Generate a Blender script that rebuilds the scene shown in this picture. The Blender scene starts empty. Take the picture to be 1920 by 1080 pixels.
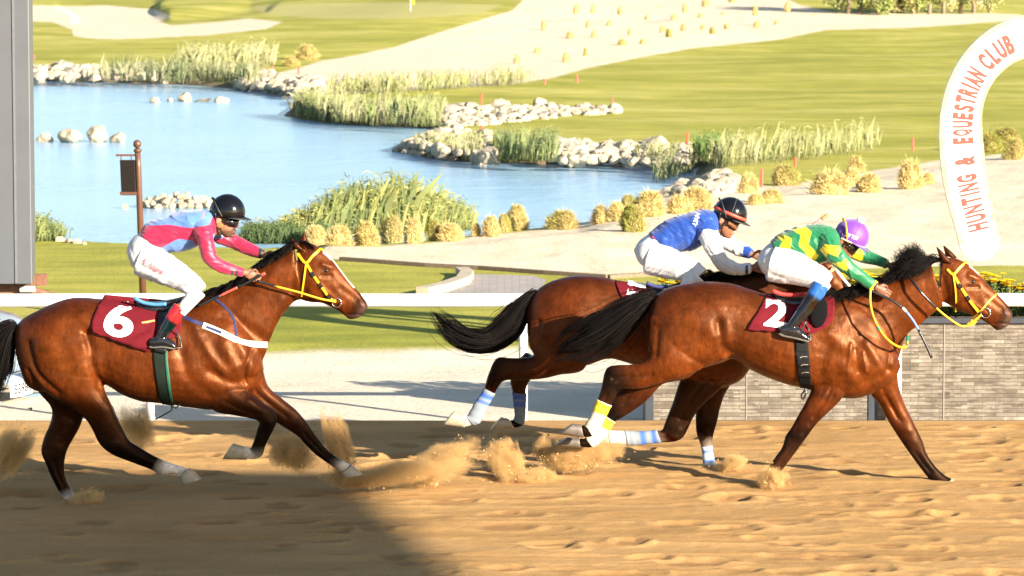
import bpy, math, random
import numpy as np
from mathutils import Vector, Matrix
from mathutils.kdtree import KDTree
from mathutils.bvhtree import BVHTree
R = math.radians
random.seed(7); rng = np.random.default_rng(7)
S = bpy.context.scene
COL = S.collection

# ------------------------------------------------------------------ camera
F = 6840.0; CAMH = 4.3; PITCH = math.atan(610/F)
cd = bpy.data.cameras.new('camera'); cam = bpy.data.objects.new('camera', cd); COL.objects.link(cam)
cd.sensor_width = 36; cd.lens = F/1920*36; cd.clip_start = 0.5; cd.clip_end = 12000
cam.location = (0, 0, CAMH); cam.rotation_euler = (R(90)-PITCH, 0, 0)
cd.dof.use_dof = True; cd.dof.focus_distance = 30.0; cd.dof.aperture_fstop = 6.5
S.camera = cam
# ------------------------------------------------------------------ sun and sky
SUNA, SUNB = 2.25, 2.25                       # shadow offset left / away per metre of height
sv = Vector((SUNA, -SUNB, 1)).normalized()   # towards the sun
elev = math.asin(sv.z)
sl = bpy.data.lights.new('sun', 'SUN'); so = bpy.data.objects.new('sun', sl); COL.objects.link(so)
sl.energy = 5.0; sl.angle = R(0.5); sl.color = (1.0, 0.89, 0.74)
so.rotation_euler = sv.to_track_quat('Z', 'Y').to_euler()
W = bpy.data.worlds.new('World'); S.world = W; W.use_nodes = True
wn = W.node_tree; bg = wn.nodes['Background']
sky = wn.nodes.new('ShaderNodeTexSky'); sky.sky_type = 'NISHITA'; sky.sun_disc = False
sky.sun_elevation = elev; sky.sun_rotation = math.atan2(sv.x, sv.y)
sky.air_density = 1.0; sky.dust_density = 0.6; sky.ozone_density = 1.5
wn.links.new(sky.outputs[0], bg.inputs[0]); bg.inputs[1].default_value = 0.062
S.view_settings.view_transform = 'Standard'; S.view_settings.look = 'None'
S.view_settings.exposure = 1.8; S.view_settings.gamma = 1.0
S.render.engine = 'CYCLES'
S.cycles.use_denoising = True
S.cycles.max_bounces = 6; S.cycles.volume_bounces = 1
S.cycles.volume_step_rate = 1.0; S.cycles.volume_max_steps = 128

# ------------------------------------------------------------------ projection helpers
cp, sp = math.cos(PITCH), math.sin(PITCH)
def ray(px, py):
    u = (px-960)/F; v = (540-py)/F
    return Vector((u, cp+v*sp, -sp+v*cp))
def P(px, py, Y):
    d = ray(px, py); t = Y/d.y
    return Vector((d.x*t, Y, CAMH+d.z*t))
def Z0(px, py, z=0.0):
    d = ray(px, py); t = (z-CAMH)/d.z
    return Vector((d.x*t, d.y*t, z))
def proj(x, y, z):
    dz = z-CAMH; dep = y*cp-dz*sp; up = y*sp+dz*cp
    return 960+F*x/dep, 540-F*up/dep
def PPM(Y): return F/Y
# ------------------------------------------------------------------ objects
def tag(o, label=None, cat=None, group=None, kind=None):
    if label: o['label'] = label
    if cat: o['category'] = cat
    if group: o['group'] = group
    if kind: o['kind'] = kind
    return o
def empty(name, loc, label, cat, group=None, rz=0):
    o = bpy.data.objects.new(name, None); COL.objects.link(o); o.location = loc; o.rotation_euler = (0, 0, rz)
    o.empty_display_size = 0.1
    return tag(o, label, cat, group)
def link(name, me, mat=None, parent=None, loc=(0, 0, 0)):
    o = bpy.data.objects.new(name, me); COL.objects.link(o)
    if mat is not None and not me.materials: me.materials.append(mat)
    if parent is not None:
        o.parent = parent
        pw = parent_world(parent)
        o.matrix_parent_inverse = pw.inverted()
    o.location = loc
    return o
def parent_world(o):
    m = Matrix.LocRotScale(o.location, o.rotation_euler, o.scale)
    if o.parent: return parent_world(o.parent) @ o.matrix_parent_inverse @ m
    return m
class MB:
    """collects vertices and faces for one mesh"""
    def __init__(s): s.v = []; s.f = []; s.c = []
    def add(s, vs, fs, col=None):
        n = len(s.v); s.v += [tuple(p) for p in vs]; s.f += [tuple(i+n for i in f) for f in fs]
        s.c += [col]*len(vs) if not isinstance(col, list) else col
    def box(s, x0, y0, z0, x1, y1, z1):
        s.add([(x0,y0,z0),(x1,y0,z0),(x1,y1,z0),(x0,y1,z0),(x0,y0,z1),(x1,y0,z1),(x1,y1,z1),(x0,y1,z1)],
              [(0,3,2,1),(4,5,6,7),(0,1,5,4),(1,2,6,5),(2,3,7,6),(3,0,4,7)])
    def tube(s, pts, rad, n=8, col=None, flat=1.0):
        pts = [Vector(p) for p in pts]; m = len(pts)
        if not hasattr(rad, '__len__'): rad = [rad]*m
        vs = []; fs = []; ref = None
        for i, p in enumerate(pts):
            t = (pts[min(i+1, m-1)]-pts[max(i-1, 0)])
            if t.length < 1e-9: t = Vector((0, 0, 1))
            t.normalize()
            if ref is None: ref = t.orthogonal().normalized()
            ref = (ref-t*ref.dot(t))
            if ref.length < 1e-6: ref = t.orthogonal()
            ref.normalize(); b = t.cross(ref)
            for k in range(n):
                a = 2*math.pi*k/n
                vs.append(p+(ref*math.cos(a)+b*math.sin(a)*flat)*rad[i])
        for i in range(m-1):
            for k in range(n):
                k2 = (k+1) % n
                fs.append((i*n+k, i*n+k2, (i+1)*n+k2, (i+1)*n+k))
        fs.append(tuple(range(n-1, -1, -1))); fs.append(tuple((m-1)*n+k for k in range(n)))
        s.add(vs, fs, col)
    def mesh(s, name, smooth=False):
        me = bpy.data.meshes.new(name); me.from_pydata(s.v, [], s.f); me.update()
        if any(c is not None for c in s.c):
            setcol(me, np.array([(c if c is not None else (1, 1, 1)) for c in s.c], dtype=np.float32))
        if smooth: me.polygons.foreach_set('use_smooth', [True]*len(me.polygons))
        return me
    def build(s, name, mat=None, parent=None, smooth=False):
        return link(name, s.mesh(name, smooth), mat, parent)
def setcol(me, c):
    a = me.color_attributes.new('Col', 'FLOAT_COLOR', 'POINT')
    c4 = np.ones((len(c), 4), dtype=np.float32); c4[:, :3] = c
    a.data.foreach_set('color', c4.ravel())
def co_of(me):
    a = np.empty(len(me.vertices)*3); me.vertices.foreach_get('co', a); return a.reshape(-1, 3)
def bevel(o, w=0.01, seg=2):
    m = o.modifiers.new('bevel', 'BEVEL'); m.width = w; m.segments = seg; m.limit_method = 'ANGLE'; return o

# ------------------------------------------------------------------ materials
MATS = {}
def nodes_of(name):
    m = bpy.data.materials.new(name); m.use_nodes = True
    return m, m.node_tree, m.node_tree.nodes['Principled BSDF']
def N(nt, typ, **kw):
    n = nt.nodes.new(typ)
    for k, v in kw.items(): setattr(n, k, v)
    return n
def ramp(nt, fac, stops):
    r = nt.nodes.new('ShaderNodeValToRGB'); e = r.color_ramp.elements
    while len(e) < len(stops): e.new(0.5)
    for i, (p, c) in enumerate(stops): e[i].position = p; e[i].color = (*c, 1)
    nt.links.new(fac, r.inputs[0]); return r.outputs[0]
def noise(nt, scale, detail=4, rough=0.55, coord='Object', vscale=None, dist=0):
    tc = nt.nodes.new('ShaderNodeTexCoord'); out = tc.outputs[coord]
    if vscale:
        mp = nt.nodes.new('ShaderNodeMapping'); mp.inputs['Scale'].default_value = vscale
        nt.links.new(out, mp.inputs[0]); out = mp.outputs[0]
    n = nt.nodes.new('ShaderNodeTexNoise'); n.inputs['Scale'].default_value = scale
    n.inputs['Detail'].default_value = detail; n.inputs['Roughness'].default_value = rough; n.inputs['Distortion'].default_value = dist
    nt.links.new(out, n.inputs['Vector']); return n.outputs['Fac']
def mixc(nt, f, a, b, mode='MIX'):
    m = nt.nodes.new('ShaderNodeMix'); m.data_type = 'RGBA'; m.blend_type = mode
    for s_, v in ((m.inputs[0], f), (m.inputs[6], a), (m.inputs[7], b)):
        if hasattr(v, 'links') or hasattr(v, 'is_output'): nt.links.new(v, s_)
        elif hasattr(v, '__len__'): s_.default_value = (*v, 1)
        else: s_.default_value = v
    return m.outputs[2]
def math_(nt, op, a, b=None):
    m = nt.nodes.new('ShaderNodeMath'); m.operation = op
    for i, v in enumerate((a, b)):
        if v is None: continue
        if hasattr(v, 'is_output'): nt.links.new(v, m.inputs[i])
        else: m.inputs[i].default_value = v
    return m.outputs[0]
def bumpn(nt, b, h, strength=0.3, dist=0.01):
    bn = nt.nodes.new('ShaderNodeBump'); bn.inputs['Strength'].default_value = strength; bn.inputs['Distance'].default_value = dist
    nt.links.new(h, bn.inputs['Height']); nt.links.new(bn.outputs[0], b.inputs['Normal'])
def mat(name, color, rough=0.6, metal=0.0, var=0.12, nscale=20, bump=0.0, bscale=80, bdist=0.004, spec=0.5, vcol=False, coat=0, sheen=0, vscale=None, trans=0):
    if name in MATS: return MATS[name]
    m, nt, b = nodes_of(name)
    nz = noise(nt, nscale, 5, vscale=vscale)
    if vcol:
        at = N(nt, 'ShaderNodeAttribute', attribute_name='Col'); base = at.outputs['Color']
    else:
        rgb = N(nt, 'ShaderNodeRGB'); rgb.outputs[0].default_value = (*color, 1); base = rgb.outputs[0]
    g = ramp(nt, nz, [(0.25, (1-var,)*3), (0.75, (1+var,)*3)])
    nt.links.new(mixc(nt, 1.0, base, g, 'MULTIPLY'), b.inputs['Base Color'])
    b.inputs['Roughness'].default_value = rough; b.inputs['Metallic'].default_value = metal
    b.inputs['Specular IOR Level'].default_value = spec
    b.inputs['Coat Weight'].default_value = coat; b.inputs['Coat Roughness'].default_value = 0.12
    b.inputs['Sheen Weight'].default_value = sheen
    if trans:
        b.inputs['Subsurface Weight'].default_value = 0
    if bump: bumpn(nt, b, noise(nt, bscale, 4, vscale=vscale), bump, bdist)
    MATS[name] = m; return m
# ------------------------------------------------------------------ numpy noise
def _h(ix, iy, seed):
    n = (ix.astype(np.int64)*374761393+iy.astype(np.int64)*668265263+seed*1442695041) & 0x7fffffff
    n = (n ^ (n >> 13))*1274126177 & 0x7fffffff
    return ((n ^ (n >> 16)) & 0xffff)/65535.0
def vn(x, y, seed=0):
    ix = np.floor(x); iy = np.floor(y); fx = x-ix; fy = y-iy
    fx = fx*fx*(3-2*fx); fy = fy*fy*(3-2*fy)
    a = _h(ix, iy, seed); b = _h(ix+1, iy, seed); c = _h(ix, iy+1, seed); d = _h(ix+1, iy+1, seed)
    return (a*(1-fx)+b*fx)*(1-fy)+(c*(1-fx)+d*fx)*fy
def fbm(x, y, seed=0, o=4):
    r = np.zeros_like(x, dtype=float); a = 0.5
    for i in range(o): r += a*(vn(x, y, seed+i)-0.5); x = x*2.03; y = y*2.03; a *= 0.5
    return r
def sstep(a, b, x):
    t = np.clip((x-a)/(b-a), 0, 1); return t*t*(3-2*t)
def sdpoly(x, y, poly):
    poly = np.asarray(poly, float); n = len(poly); d2 = np.full(x.shape, 1e18); ins = np.zeros(x.shape, bool)
    for i in range(n):
        ax, ay = poly[i]; bx, by = poly[(i+1) % n]; ex, ey = bx-ax, by-ay
        t = np.clip(((x-ax)*ex+(y-ay)*ey)/(ex*ex+ey*ey+1e-12), 0, 1)
        d2 = np.minimum(d2, (x-ax-t*ex)**2+(y-ay-t*ey)**2)
        c = ((ay > y) != (by > y)); ins ^= c & (x < (bx-ax)*(y-ay)/(by-ay+(1e-12 if by == ay else 0))+ax)
    return np.where(ins, 1, -1)*np.sqrt(d2)
# ================================================================== TERRAIN
LAKE_FAR = [(-500,146),(60,150),(330,158),(450,166),(540,178),(605,180),(560,195),(533,217),(600,229),(700,236),(815,240),(862,243),(800,262),
            (743,284),(800,294),(870,302),(1000,308),(1120,306),(1200,309),(1312,313)]
LAKE_NEAR = [(1295,338),(1235,362),(1185,385),(1110,420),(1080,420),(1000,427),(890,438),(700,462),(470,468),(330,463),(200,456),(60,449),(-500,440)]
WZ = -0.42
lake_xy = [tuple(Z0(a, b, WZ)[:2]) for a, b in LAKE_FAR]+[tuple((Z0(a, b, 0)+Vector((0, 0.9, 0)))[:2]) for a, b in LAKE_NEAR]
def terrain_h(x, y):
    d = -sdpoly(x, y, lake_xy)
    h = 0.010*np.maximum(0, y-140)**1.0*sstep(135, 200, y)
    h = np.minimum(h, 30)+1.1*np.exp(-((x-9)/20)**2-((y-262)/42)**2)+0.5*np.exp(-((x+4)/9)**2-((y-215)/25)**2)+.35*np.exp(-((x-20)/10)**2-((y-225)/22)**2)
    far = sstep(300, 1500, y); h = h+far*25*(0.6+fbm(x/160, y/160, 3, 4))
    h = h+0.10*fbm(x/6, y/9, 11, 3)*sstep(36, 60, y)+sstep(60, 120, y)*0.55*fbm(x/14, y/22, 21, 4)
    px, py = proj(x, y, np.zeros_like(x))
    # raised sand bank on the near right
    dn = sdpoly(px, py, NEAR_SAND); h = h+0.25*sstep(-10, 60, dn)+sstep(-4, 20, dn)*(0.16*fbm(x/2.2, y/3.5, 77, 4)+.05*fbm(x*2, y*1.5, 78, 3))
    # bunker hollow far left
    db = sdpoly(px, py, BUNKER); h = h-0.5*sstep(-2, 14, db)
    h = h-0.12*(1-sstep(39.2, 41, y))+0.02*fbm(x*1.2, y*1.2, 5, 3)
    bank = sstep(-0.1, 0.75, d)
    hl = np.where(d < 0, WZ-0.5*sstep(0, 1.5, -d), WZ+(h-WZ)*bank)
    return np.where(d < 1.0, hl, h)
BUNKER = [(-300,8),(62,10),(130,12),(200,10),(290,18),(322,30),(300,40),(320,48),(400,42),(470,35),(530,41),(500,54),(400,65),(250,73),(180,73),(138,68),(135,55),(100,42),(62,40),(-300,45)]
DUNE = [(985,-4),(960,20),(900,38),(820,62),(740,88),(660,105),(600,115),(560,128),(470,148),(440,160),(540,182),(600,182),(700,172),(900,162),(960,158),(1040,145),(1100,128),(1200,108),(1300,90),(1450,76),(1550,56),(1700,52),(1800,46),(1890,39),(1918,28),(1860,25),(1700,26),(1560,22),(1500,10),(1470,-4),(1440,-60),(1000,-60)]
NEAR_SAND = [(600,462),(700,462),(850,452),(890,444),(1000,432),(1080,421),(1185,382),(1235,360),(1290,340),(1320,332),(1350,345),(1453,350),(1523,340),(1600,326),(1765,300),(1920,284),(2600,200),(2600,505),(1920,498),(1800,498),(1500,505),(1300,510),(1137,520),(1025,512),(900,503),(800,496),(720,492),(640,488),(600,480)]
PATH = [(868,513),(1000,517),(1025,525),(1003,552),(790,554),(830,543),(872,528),(877,520)]
GREENP = [(470,12),(600,6),(800,6),(940,10),(900,24),(760,34),(600,34),(500,26)]
def ground(px, py):
    d = ray(px, py); t = 30.0
    prev = t
    x = np.array([0.0])
    for _ in range(400):
        p = d*t
        h = float(terrain_h(np.array([p.x]), np.array([p.y]))[0])
        gap = CAMH+p.z-h
        if gap <= 0.003: break
        t += max(0.02, gap/ max(0.012, -d.z/d.y+0.012)*0.5)
        if t > 3000: break
    p = d*t
    return Vector((p.x, p.y, CAMH+p.z))
def gz(x, y): return float(terrain_h(np.array([float(x)]), np.array([float(y)]))[0])
def grid_mesh(name, X, Y, Zv):
    nr, nc = X.shape
    v = np.stack([X, Y, Zv], -1).reshape(-1, 3)
    i = np.arange(nr*nc).reshape(nr, nc)
    q = np.stack([i[:-1, :-1], i[:-1, 1:], i[1:, 1:], i[1:, :-1]], -1).reshape(-1, 4)
    me = bpy.data.meshes.new(name)
    me.vertices.add(len(v)); me.vertices.foreach_set('co', v.ravel())
    me.loops.add(q.size); me.loops.foreach_set('vertex_index', q.ravel().astype(np.int32))
    me.polygons.add(len(q)); me.polygons.foreach_set('loop_start', np.arange(0, q.size, 4, dtype=np.int32))
    me.polygons.foreach_set('loop_total', np.full(len(q), 4, dtype=np.int32))
    me.update(calc_edges=True); me.polygons.foreach_set('use_smooth', np.ones(len(q), bool)); me.validate()
    return me
def fattr(me, name, a):
    at = me.attributes.new(name, 'FLOAT', 'POINT'); at.data.foreach_set('value', np.asarray(a, np.float32).ravel())
# rows follow what the eye sees, so that near and far ground get a similar density
rows = [float(Z0(960, p).y) for p in np.linspace(812, -38, 430)]+[1400, 2000, 3000, 5000, 9000]
cols = np.concatenate([np.linspace(-0.55, -0.16, 40), np.linspace(-0.155, 0.155, 520), np.linspace(0.16, 0.55, 40)])
Yg = np.repeat(np.array(rows)[:, None], len(cols), 1); Xg = Yg*cols[None, :]
Zg = terrain_h(Xg, Yg)
tm = grid_mesh('terrain', Xg, Yg, Zg)
PXg, PYg = proj(Xg, Yg, Zg)
sand = np.maximum(sdpoly(PXg, PYg, DUNE), sdpoly(PXg, PYg, NEAR_SAND)); bunk = sdpoly(PXg, PYg, BUNKER)
sand = np.maximum(sand, bunk)
fattr(tm, 'sand', np.clip(sand, -40, 40)); fattr(tm, 'path', np.clip(sdpoly(PXg, PYg, PATH), -40, 40))
fattr(tm, 'road', np.clip(PYg-658+6*fbm(Xg*0.7, Yg*0.3, 8, 4)*4, -40, 40)); fattr(tm, 'green', np.clip(sdpoly(PXg, PYg, GREENP), -40, 40))
shore = -sdpoly(Xg, Yg, lake_xy); fattr(tm, 'shore', np.clip(shore, -5, 5))
def terrain_mat():
    m, nt, b = nodes_of('ground_cover')
    def A(n): return N(nt, 'ShaderNodeAttribute', attribute_name=n).outputs['Fac']
    big = noise(nt, 0.20, 5, vscale=(0.55, 1, 1)); mid = noise(nt, 1.6, 5, vscale=(0.5, 1, 1)); fine = noise(nt, 22, 4, 0.7)
    gcol = ramp(nt, big, [(0.30, (0.235, 0.25, 0.035)), (0.5, (0.34, 0.325, 0.06)), (0.70, (0.45, 0.41, 0.125))])
    gcol = mixc(nt, 1.0, gcol, ramp(nt, mid, [(0.25, (0.72, 0.75, 0.68)), (0.75, (1.25, 1.2, 1.2))]), 'MULTIPLY')
    gcol = mixc(nt, 1.0, gcol, ramp(nt, fine, [(0.2, (0.6, 0.62, 0.6)), (0.8, (1.4, 1.36, 1.3))]), 'MULTIPLY')
    putt = mixc(nt, math_(nt, 'MULTIPLY', ramp(nt, math_(nt, 'MULTIPLY_ADD', A('green'), 0.1), [(0.2, (0, 0, 0)), (0.6, (1, 1, 1))]), 1.0), gcol, (0.42, 0.38, 0.13))
    scol = ramp(nt, noise(nt, 0.9, 6, 0.65), [(0.3, (0.62, 0.50, 0.345)), (0.55, (0.72, 0.605, 0.44)), (0.8, (0.78, 0.67, 0.51))])
    scol = mixc(nt, 1.0, scol, ramp(nt, noise(nt, 12, 6, 0.7), [(0.25, (0.80, 0.79, 0.77)), (0.7, (1.08, 1.08, 1.08))]), 'MULTIPLY')
    wob = math_(nt, 'MULTIPLY', math_(nt, 'SUBTRACT', noise(nt, 1.3, 5, 0.65), 0.5), 9.0)
    def edge(n, wobble, w):
        s_ = math_(nt, 'ADD', A(n), wob) if wobble else A(n)
        mr = N(nt, 'ShaderNodeMapRange'); nt.links.new(s_, mr.inputs[0]); mr.inputs[1].default_value = -w; mr.inputs[2].default_value = w
        return mr.outputs[0]
    c = mixc(nt, edge('sand', True, 1.5), putt, scol)
    rcol = ramp(nt, noise(nt, 1.1, 7, 0.7, vscale=(0.5, 1, 1)), [(0.3, (0.58, 0.485, 0.365)), (0.5, (0.69, 0.60, 0.47)), (0.75, (0.75, 0.66, 0.53))])
    rcol = mixc(nt, 1.0, rcol, ramp(nt, noise(nt, 25, 5, 0.7), [(0.3, (0.78, 0.77, 0.75)), (0.7, (1.08, 1.08, 1.08))]), 'MULTIPLY')
    c = mixc(nt, edge('road', True, 5), c, rcol)
    tcb = N(nt, 'ShaderNodeTexCoord'); bk = N(nt, 'ShaderNodeTexBrick'); bk.inputs['Scale'].default_value = 2.5
    bk.inputs['Color1'].default_value = (0.33, 0.30, 0.28, 1); bk.inputs['Color2'].default_value = (0.40, 0.36, 0.33, 1); bk.inputs['Mortar'].default_value = (0.24, 0.22, 0.2, 1)
    bk.inputs['Mortar Size'].default_value = 0.015
    nt.links.new(tcb.outputs['Object'], bk.inputs['Vector'])
    c = mixc(nt, edge('path', False, 0.7), c, bk.outputs['Color'])
    mr = N(nt, 'ShaderNodeMapRange'); nt.links.new(math_(nt, 'ADD', A('shore'), math_(nt, 'MULTIPLY', math_(nt, 'SUBTRACT', mid, 0.5), 0.8)), mr.inputs[0])
    mr.inputs[1].default_value = 0.15; mr.inputs[2].default_value = 0.9; mr.inputs[3].default_value = 1; mr.inputs[4].default_value = 0
    c = mixc(nt, mr.outputs[0], c, (0.20, 0.16, 0.09))
    nt.links.new(c, b.inputs['Base Color']); b.inputs['Roughness'].default_value = 0.9; b.inputs['Specular IOR Level'].default_value = 0.15
    bumpn(nt, b, noise(nt, 14, 6, 0.75), 0.6, 0.05)
    return m
def gz_many(x, y):
    return terrain_h(np.asarray(x, float), np.asarray(y, float))
def ground_many(px, py):
    u = (px-960)/F; v = (540-py)/F; dy = cp+v*sp; dz = -sp+v*cp; z = np.zeros_like(px)
    for _ in range(6):
        t = (z-CAMH)/dz; y = dy*t; x = u*t; z = 0.4*z+0.6*np.maximum(WZ-0.02, terrain_h(x, y))
    t = (z-CAMH)/dz; return np.stack([u*t, dy*t, z], -1)
tag(link('ground', tm, terrain_mat()), 'golf course grass, sand dune and packed sand road behind the rail', None, None, 'structure')
# ------------------------------------------------------------------ lake
def water_mat():
    m, nt, b = nodes_of('lake_water')
    b.inputs['Base Color'].default_value = (0.28, 0.45, 0.60, 1)
    b.inputs['Roughness'].default_value = 0.2; b.inputs['IOR'].default_value = 1.33; b.inputs['Specular IOR Level'].default_value = 0.4
    n1 = noise(nt, 1.5, 6, 0.65, vscale=(0.55, 1, 1)); n2 = noise(nt, 0.12, 2, 0.5, vscale=(0.35, 1, 1))
    amp = ramp(nt, n2, [(0.35, (0.25,)*3), (0.6, (1,)*3)])
    bumpn(nt, b, math_(nt, 'MULTIPLY', n1, amp), 0.55, 0.28)
    return m
wx = np.linspace(-60, 60, 4)
wmsh = MB(); wmsh.add([(-90, 44, WZ), (60, 44, WZ), (60, 190, WZ), (-90, 190, WZ)], [(0, 1, 2, 3)])
tag(wmsh.build('lake_water', water_mat()), 'pale blue rippled golf course lake', None, None, 'structure')
# ------------------------------------------------------------------ sand track
TE = 34.15
tr = np.random.default_rng(31)
ty = np.concatenate([np.linspace(-30, 23.5, 30), np.linspace(23.6, TE, 520), [TE+0.12, TE+0.3, TE+0.45]])
tx = np.concatenate([-np.geomspace(200, 6, 24), np.linspace(-5.9, 5.9, 640), np.geomspace(6, 200, 24)])
TX, TY = np.meshgrid(tx, ty)
def track_h(X, Y, pits=True):
    h = 0.032*fbm(X*0.8, Y*1.1, 40, 3)+0.011*fbm(X*2.6, Y*3.4, 44, 4)+0.009*(vn(X*0.35, Y*7.0, 71)-.5)+0.006*(vn(X*0.5, Y*17.0, 72)-.5)+0.010*fbm(X*11, Y*12, 47, 3)
    ridge = 1-np.abs(2*vn(X*1.0, Y*2.6, 51)-1); h = h+0.018*ridge**3
    return h
TZ = track_h(TX, TY); DAMP = np.zeros_like(TZ)
for k in range(420):
    cx = tr.uniform(-6, 6); cy = 23.5+10.4*tr.random(); r = tr.uniform(0.07, 0.2); dep = r*tr.uniform(0.05, 0.155)
    el = tr.uniform(1.0, 1.6)
    i0, i1 = np.searchsorted(tx, [cx-r*3, cx+r*3]); j0, j1 = np.searchsorted(ty, [cy-r*2.4, cy+r*2.4])
    if i1 <= i0 or j1 <= j0: continue
    sx = TX[j0:j1, i0:i1]; sy = TY[j0:j1, i0:i1]
    q = np.sqrt(((sx-cx)/(r*el))**2+((sy-cy)/r)**2)+0.25*fbm(sx*9, sy*9, 60+k % 7, 2)
    DAMP[j0:j1, i0:i1] = np.maximum(DAMP[j0:j1, i0:i1], (1-sstep(0.6, 1.05, q))*tr.uniform(.3, 1))
    TZ[j0:j1, i0:i1] += -dep*0.95*(1-sstep(0.55, 1.0, q))+dep*0.36*np.exp(-((q-1.12)/0.24)**2)*(0.5+0.9*sstep(-r, r, sx-cx))
TZ = TZ*sstep(TE+0.1, TE-0.8, TY)+np.where(TY > TE+0.05, -0.10-0.3*(TY-TE), 0)
TZ = TZ*np.where(np.abs(TX) > 6.2, 0.4, 1)
trm = grid_mesh('track', TX, TY, TZ); fattr(trm, 'damp', DAMP)
def sand_mat():
    m, nt, b = nodes_of('track_sand')
    c = ramp(nt, noise(nt, 1.3, 6, 0.62, vscale=(0.45, 1, 1)), [(0.25, (0.36, 0.205, 0.074)), (0.5, (0.44, 0.26, 0.102)), (0.78, (0.52, 0.325, 0.142))])
    c = mixc(nt, 1.0, c, ramp(nt, noise(nt, 45, 5, 0.75), [(0.25, (0.72, 0.70, 0.68)), (0.7, (1.12, 1.12, 1.12))]), 'MULTIPLY')
    dm = N(nt, 'ShaderNodeAttribute', attribute_name='damp').outputs['Fac']; c = mixc(nt, math_(nt, 'MULTIPLY', dm, 0.55), c, (0.21, 0.105, 0.042))
    nt.links.new(c, b.inputs['Base Color']); b.inputs['Roughness'].default_value = 0.95; b.inputs['Specular IOR Level'].default_value = 0.1
    bumpn(nt, b, noise(nt, 60, 6, 0.8), 0.7, 0.015)
    return m
MATS['track_sand'] = sand_mat()
tag(link('race_track', trm, MATS['track_sand']), 'soft golden sand race track full of hoof marks', None, None, 'structure')
# ================================================================== RAIL, WALL, ARCH, TRAILER, CAR, SIGN POST
white = mat('white_paint', (0.66, 0.66, 0.64), 0.35, var=0.10, nscale=2.2, bump=0.05, bscale=6)
RY = 34.55
zt = P(960, 550, RY).z; zb = P(960, 575.5, RY).z; rr = (zt-zb)/2; rz = (zt+zb)/2
rail = empty('running_rail', (0, RY, -0.1), 'long white tubular running rail on white posts along the track edge', 'rail')
mb = MB(); mb.tube([(x, RY, rz+0.004*math.sin(x*1.7)) for x in np.linspace(-30, 40, 60)], rr, 20); mb.build('rail_tube', white, rail, True)
for k, px in enumerate([-1820, -1120, -420, 281, 981, 1682, 2382, 3082, 3782]):
    x = P(px, 700, RY+0.05).x
    mb = MB(); mb.tube([(x, RY+0.05, -0.3), (x, RY+0.05, rz-rr*0.4)], 0.043, 14); mb.build('post', white, rail, True)
    mb = MB(); mb.tube([(x, RY+0.05, rz-0.16), (x, RY+0.02, rz-rr*0.9)], [0.05, 0.06], 12); mb.build('bracket', white, rail, True)

mb = MB()
for px in (-170, 633, 1335, 2040):
    x = P(px, 560, RY).x; mb = MB(); mb.tube([(x-0.004, RY, rz), (x+0.004, RY, rz)], rr+0.0025, 20); mb.build('rail_joint', mat('joint_grey', (0.25, 0.25, 0.25), 0.6), rail, True)
# planter wall clad in ledger stone
def stone_mat():
    m, nt, b = nodes_of('ledger_stone')
    tc = N(nt, 'ShaderNodeTexCoord'); mp = N(nt, 'ShaderNodeMapping'); mp.inputs['Rotation'].default_value = (R(90), 0, 0); nt.links.new(tc.outputs['Object'], mp.inputs[0])
    bk = N(nt, 'ShaderNodeTexBrick'); bk.offset = 0.37; bk.inputs['Scale'].default_value = 1.0
    bk.inputs['Brick Width'].default_value = 0.205; bk.inputs['Row Height'].default_value = 0.037; bk.inputs['Mortar Size'].default_value = 0.0022; bk.inputs['Bias'].default_value = 0.0
    bk.inputs['Color1'].default_value = (0.0, 0.0, 0.0, 1); bk.inputs['Color2'].default_value = (1, 1, 1, 1); bk.inputs['Mortar'].default_value = (0.5, 0.5, 0.5, 1)
    nt.links.new(mp.outputs[0], bk.inputs['Vector'])
    bk2 = N(nt, 'ShaderNodeTexBrick'); bk2.offset = 0.43; bk2.inputs['Scale'].default_value = 1.0; bk2.inputs['Brick Width'].default_value = 0.118; bk2.inputs['Row Height'].default_value = 0.0185; bk2.inputs['Mortar Size'].default_value = 0.0016
    for k_, c_ in (('Color1', 0.0), ('Color2', 1.0), ('Mortar', 0.5)): bk2.inputs[k_].default_value = (c_, c_, c_, 1)
    nt.links.new(mp.outputs[0], bk2.inputs['Vector'])
    msk = ramp(nt, noise(nt, 3.2, 2, 0.4, vscale=(0.8, 1, 2.2)), [(0.50, (0, 0, 0)), (0.53, (1, 1, 1))])
    bcol = mixc(nt, msk, bk.outputs['Color'], bk2.outputs['Color'])
    c = ramp(nt, bcol, [(0.0, (0.100, 0.078, 0.055)), (0.3, (0.135, 0.111, 0.083)), (0.6, (0.172, 0.146, 0.113)), (1.0, (0.215, 0.187, 0.15))])
    c = mixc(nt, 1.0, c, ramp(nt, noise(nt, 9, 5, 0.65), [(0.3, (0.62, 0.60, 0.58)), (0.7, (1.28, 1.28, 1.28))]), 'MULTIPLY')
    c = mixc(nt, bk.outputs['Fac'], c, (0.06, 0.053, 0.046))
    nt.links.new(c, b.inputs['Base Color']); b.inputs['Roughness'].default_value = 0.85
    hh = math_(nt, 'ADD', math_(nt, 'MULTIPLY', bk.outputs['Color'], 0.6), math_(nt, 'MULTIPLY', noise(nt, 40, 5, 0.7), 0.5))
    bumpn(nt, b, math_(nt, 'SUBTRACT', hh, bk.outputs['Fac']), 0.8, 0.012)
    return m
WY = 34.75
xl = P(1226, 700, WY).x; xr = 9.0; ztop = P(1500, 606, WY).z
darkm = mat('dark_metal', (0.028, 0.034, 0.045), 0.5, var=0.2, nscale=8)
wall = empty('planter_wall', ((xl+xr)/2, WY, -0.1), 'long planter wall clad in grey ledger stone behind the rail', 'wall')
mb = MB(); mb.box(xl, WY, -0.35, xr, WY+0.6, ztop); mb.build('stone_cladding', stone_mat(), wall)
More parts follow.
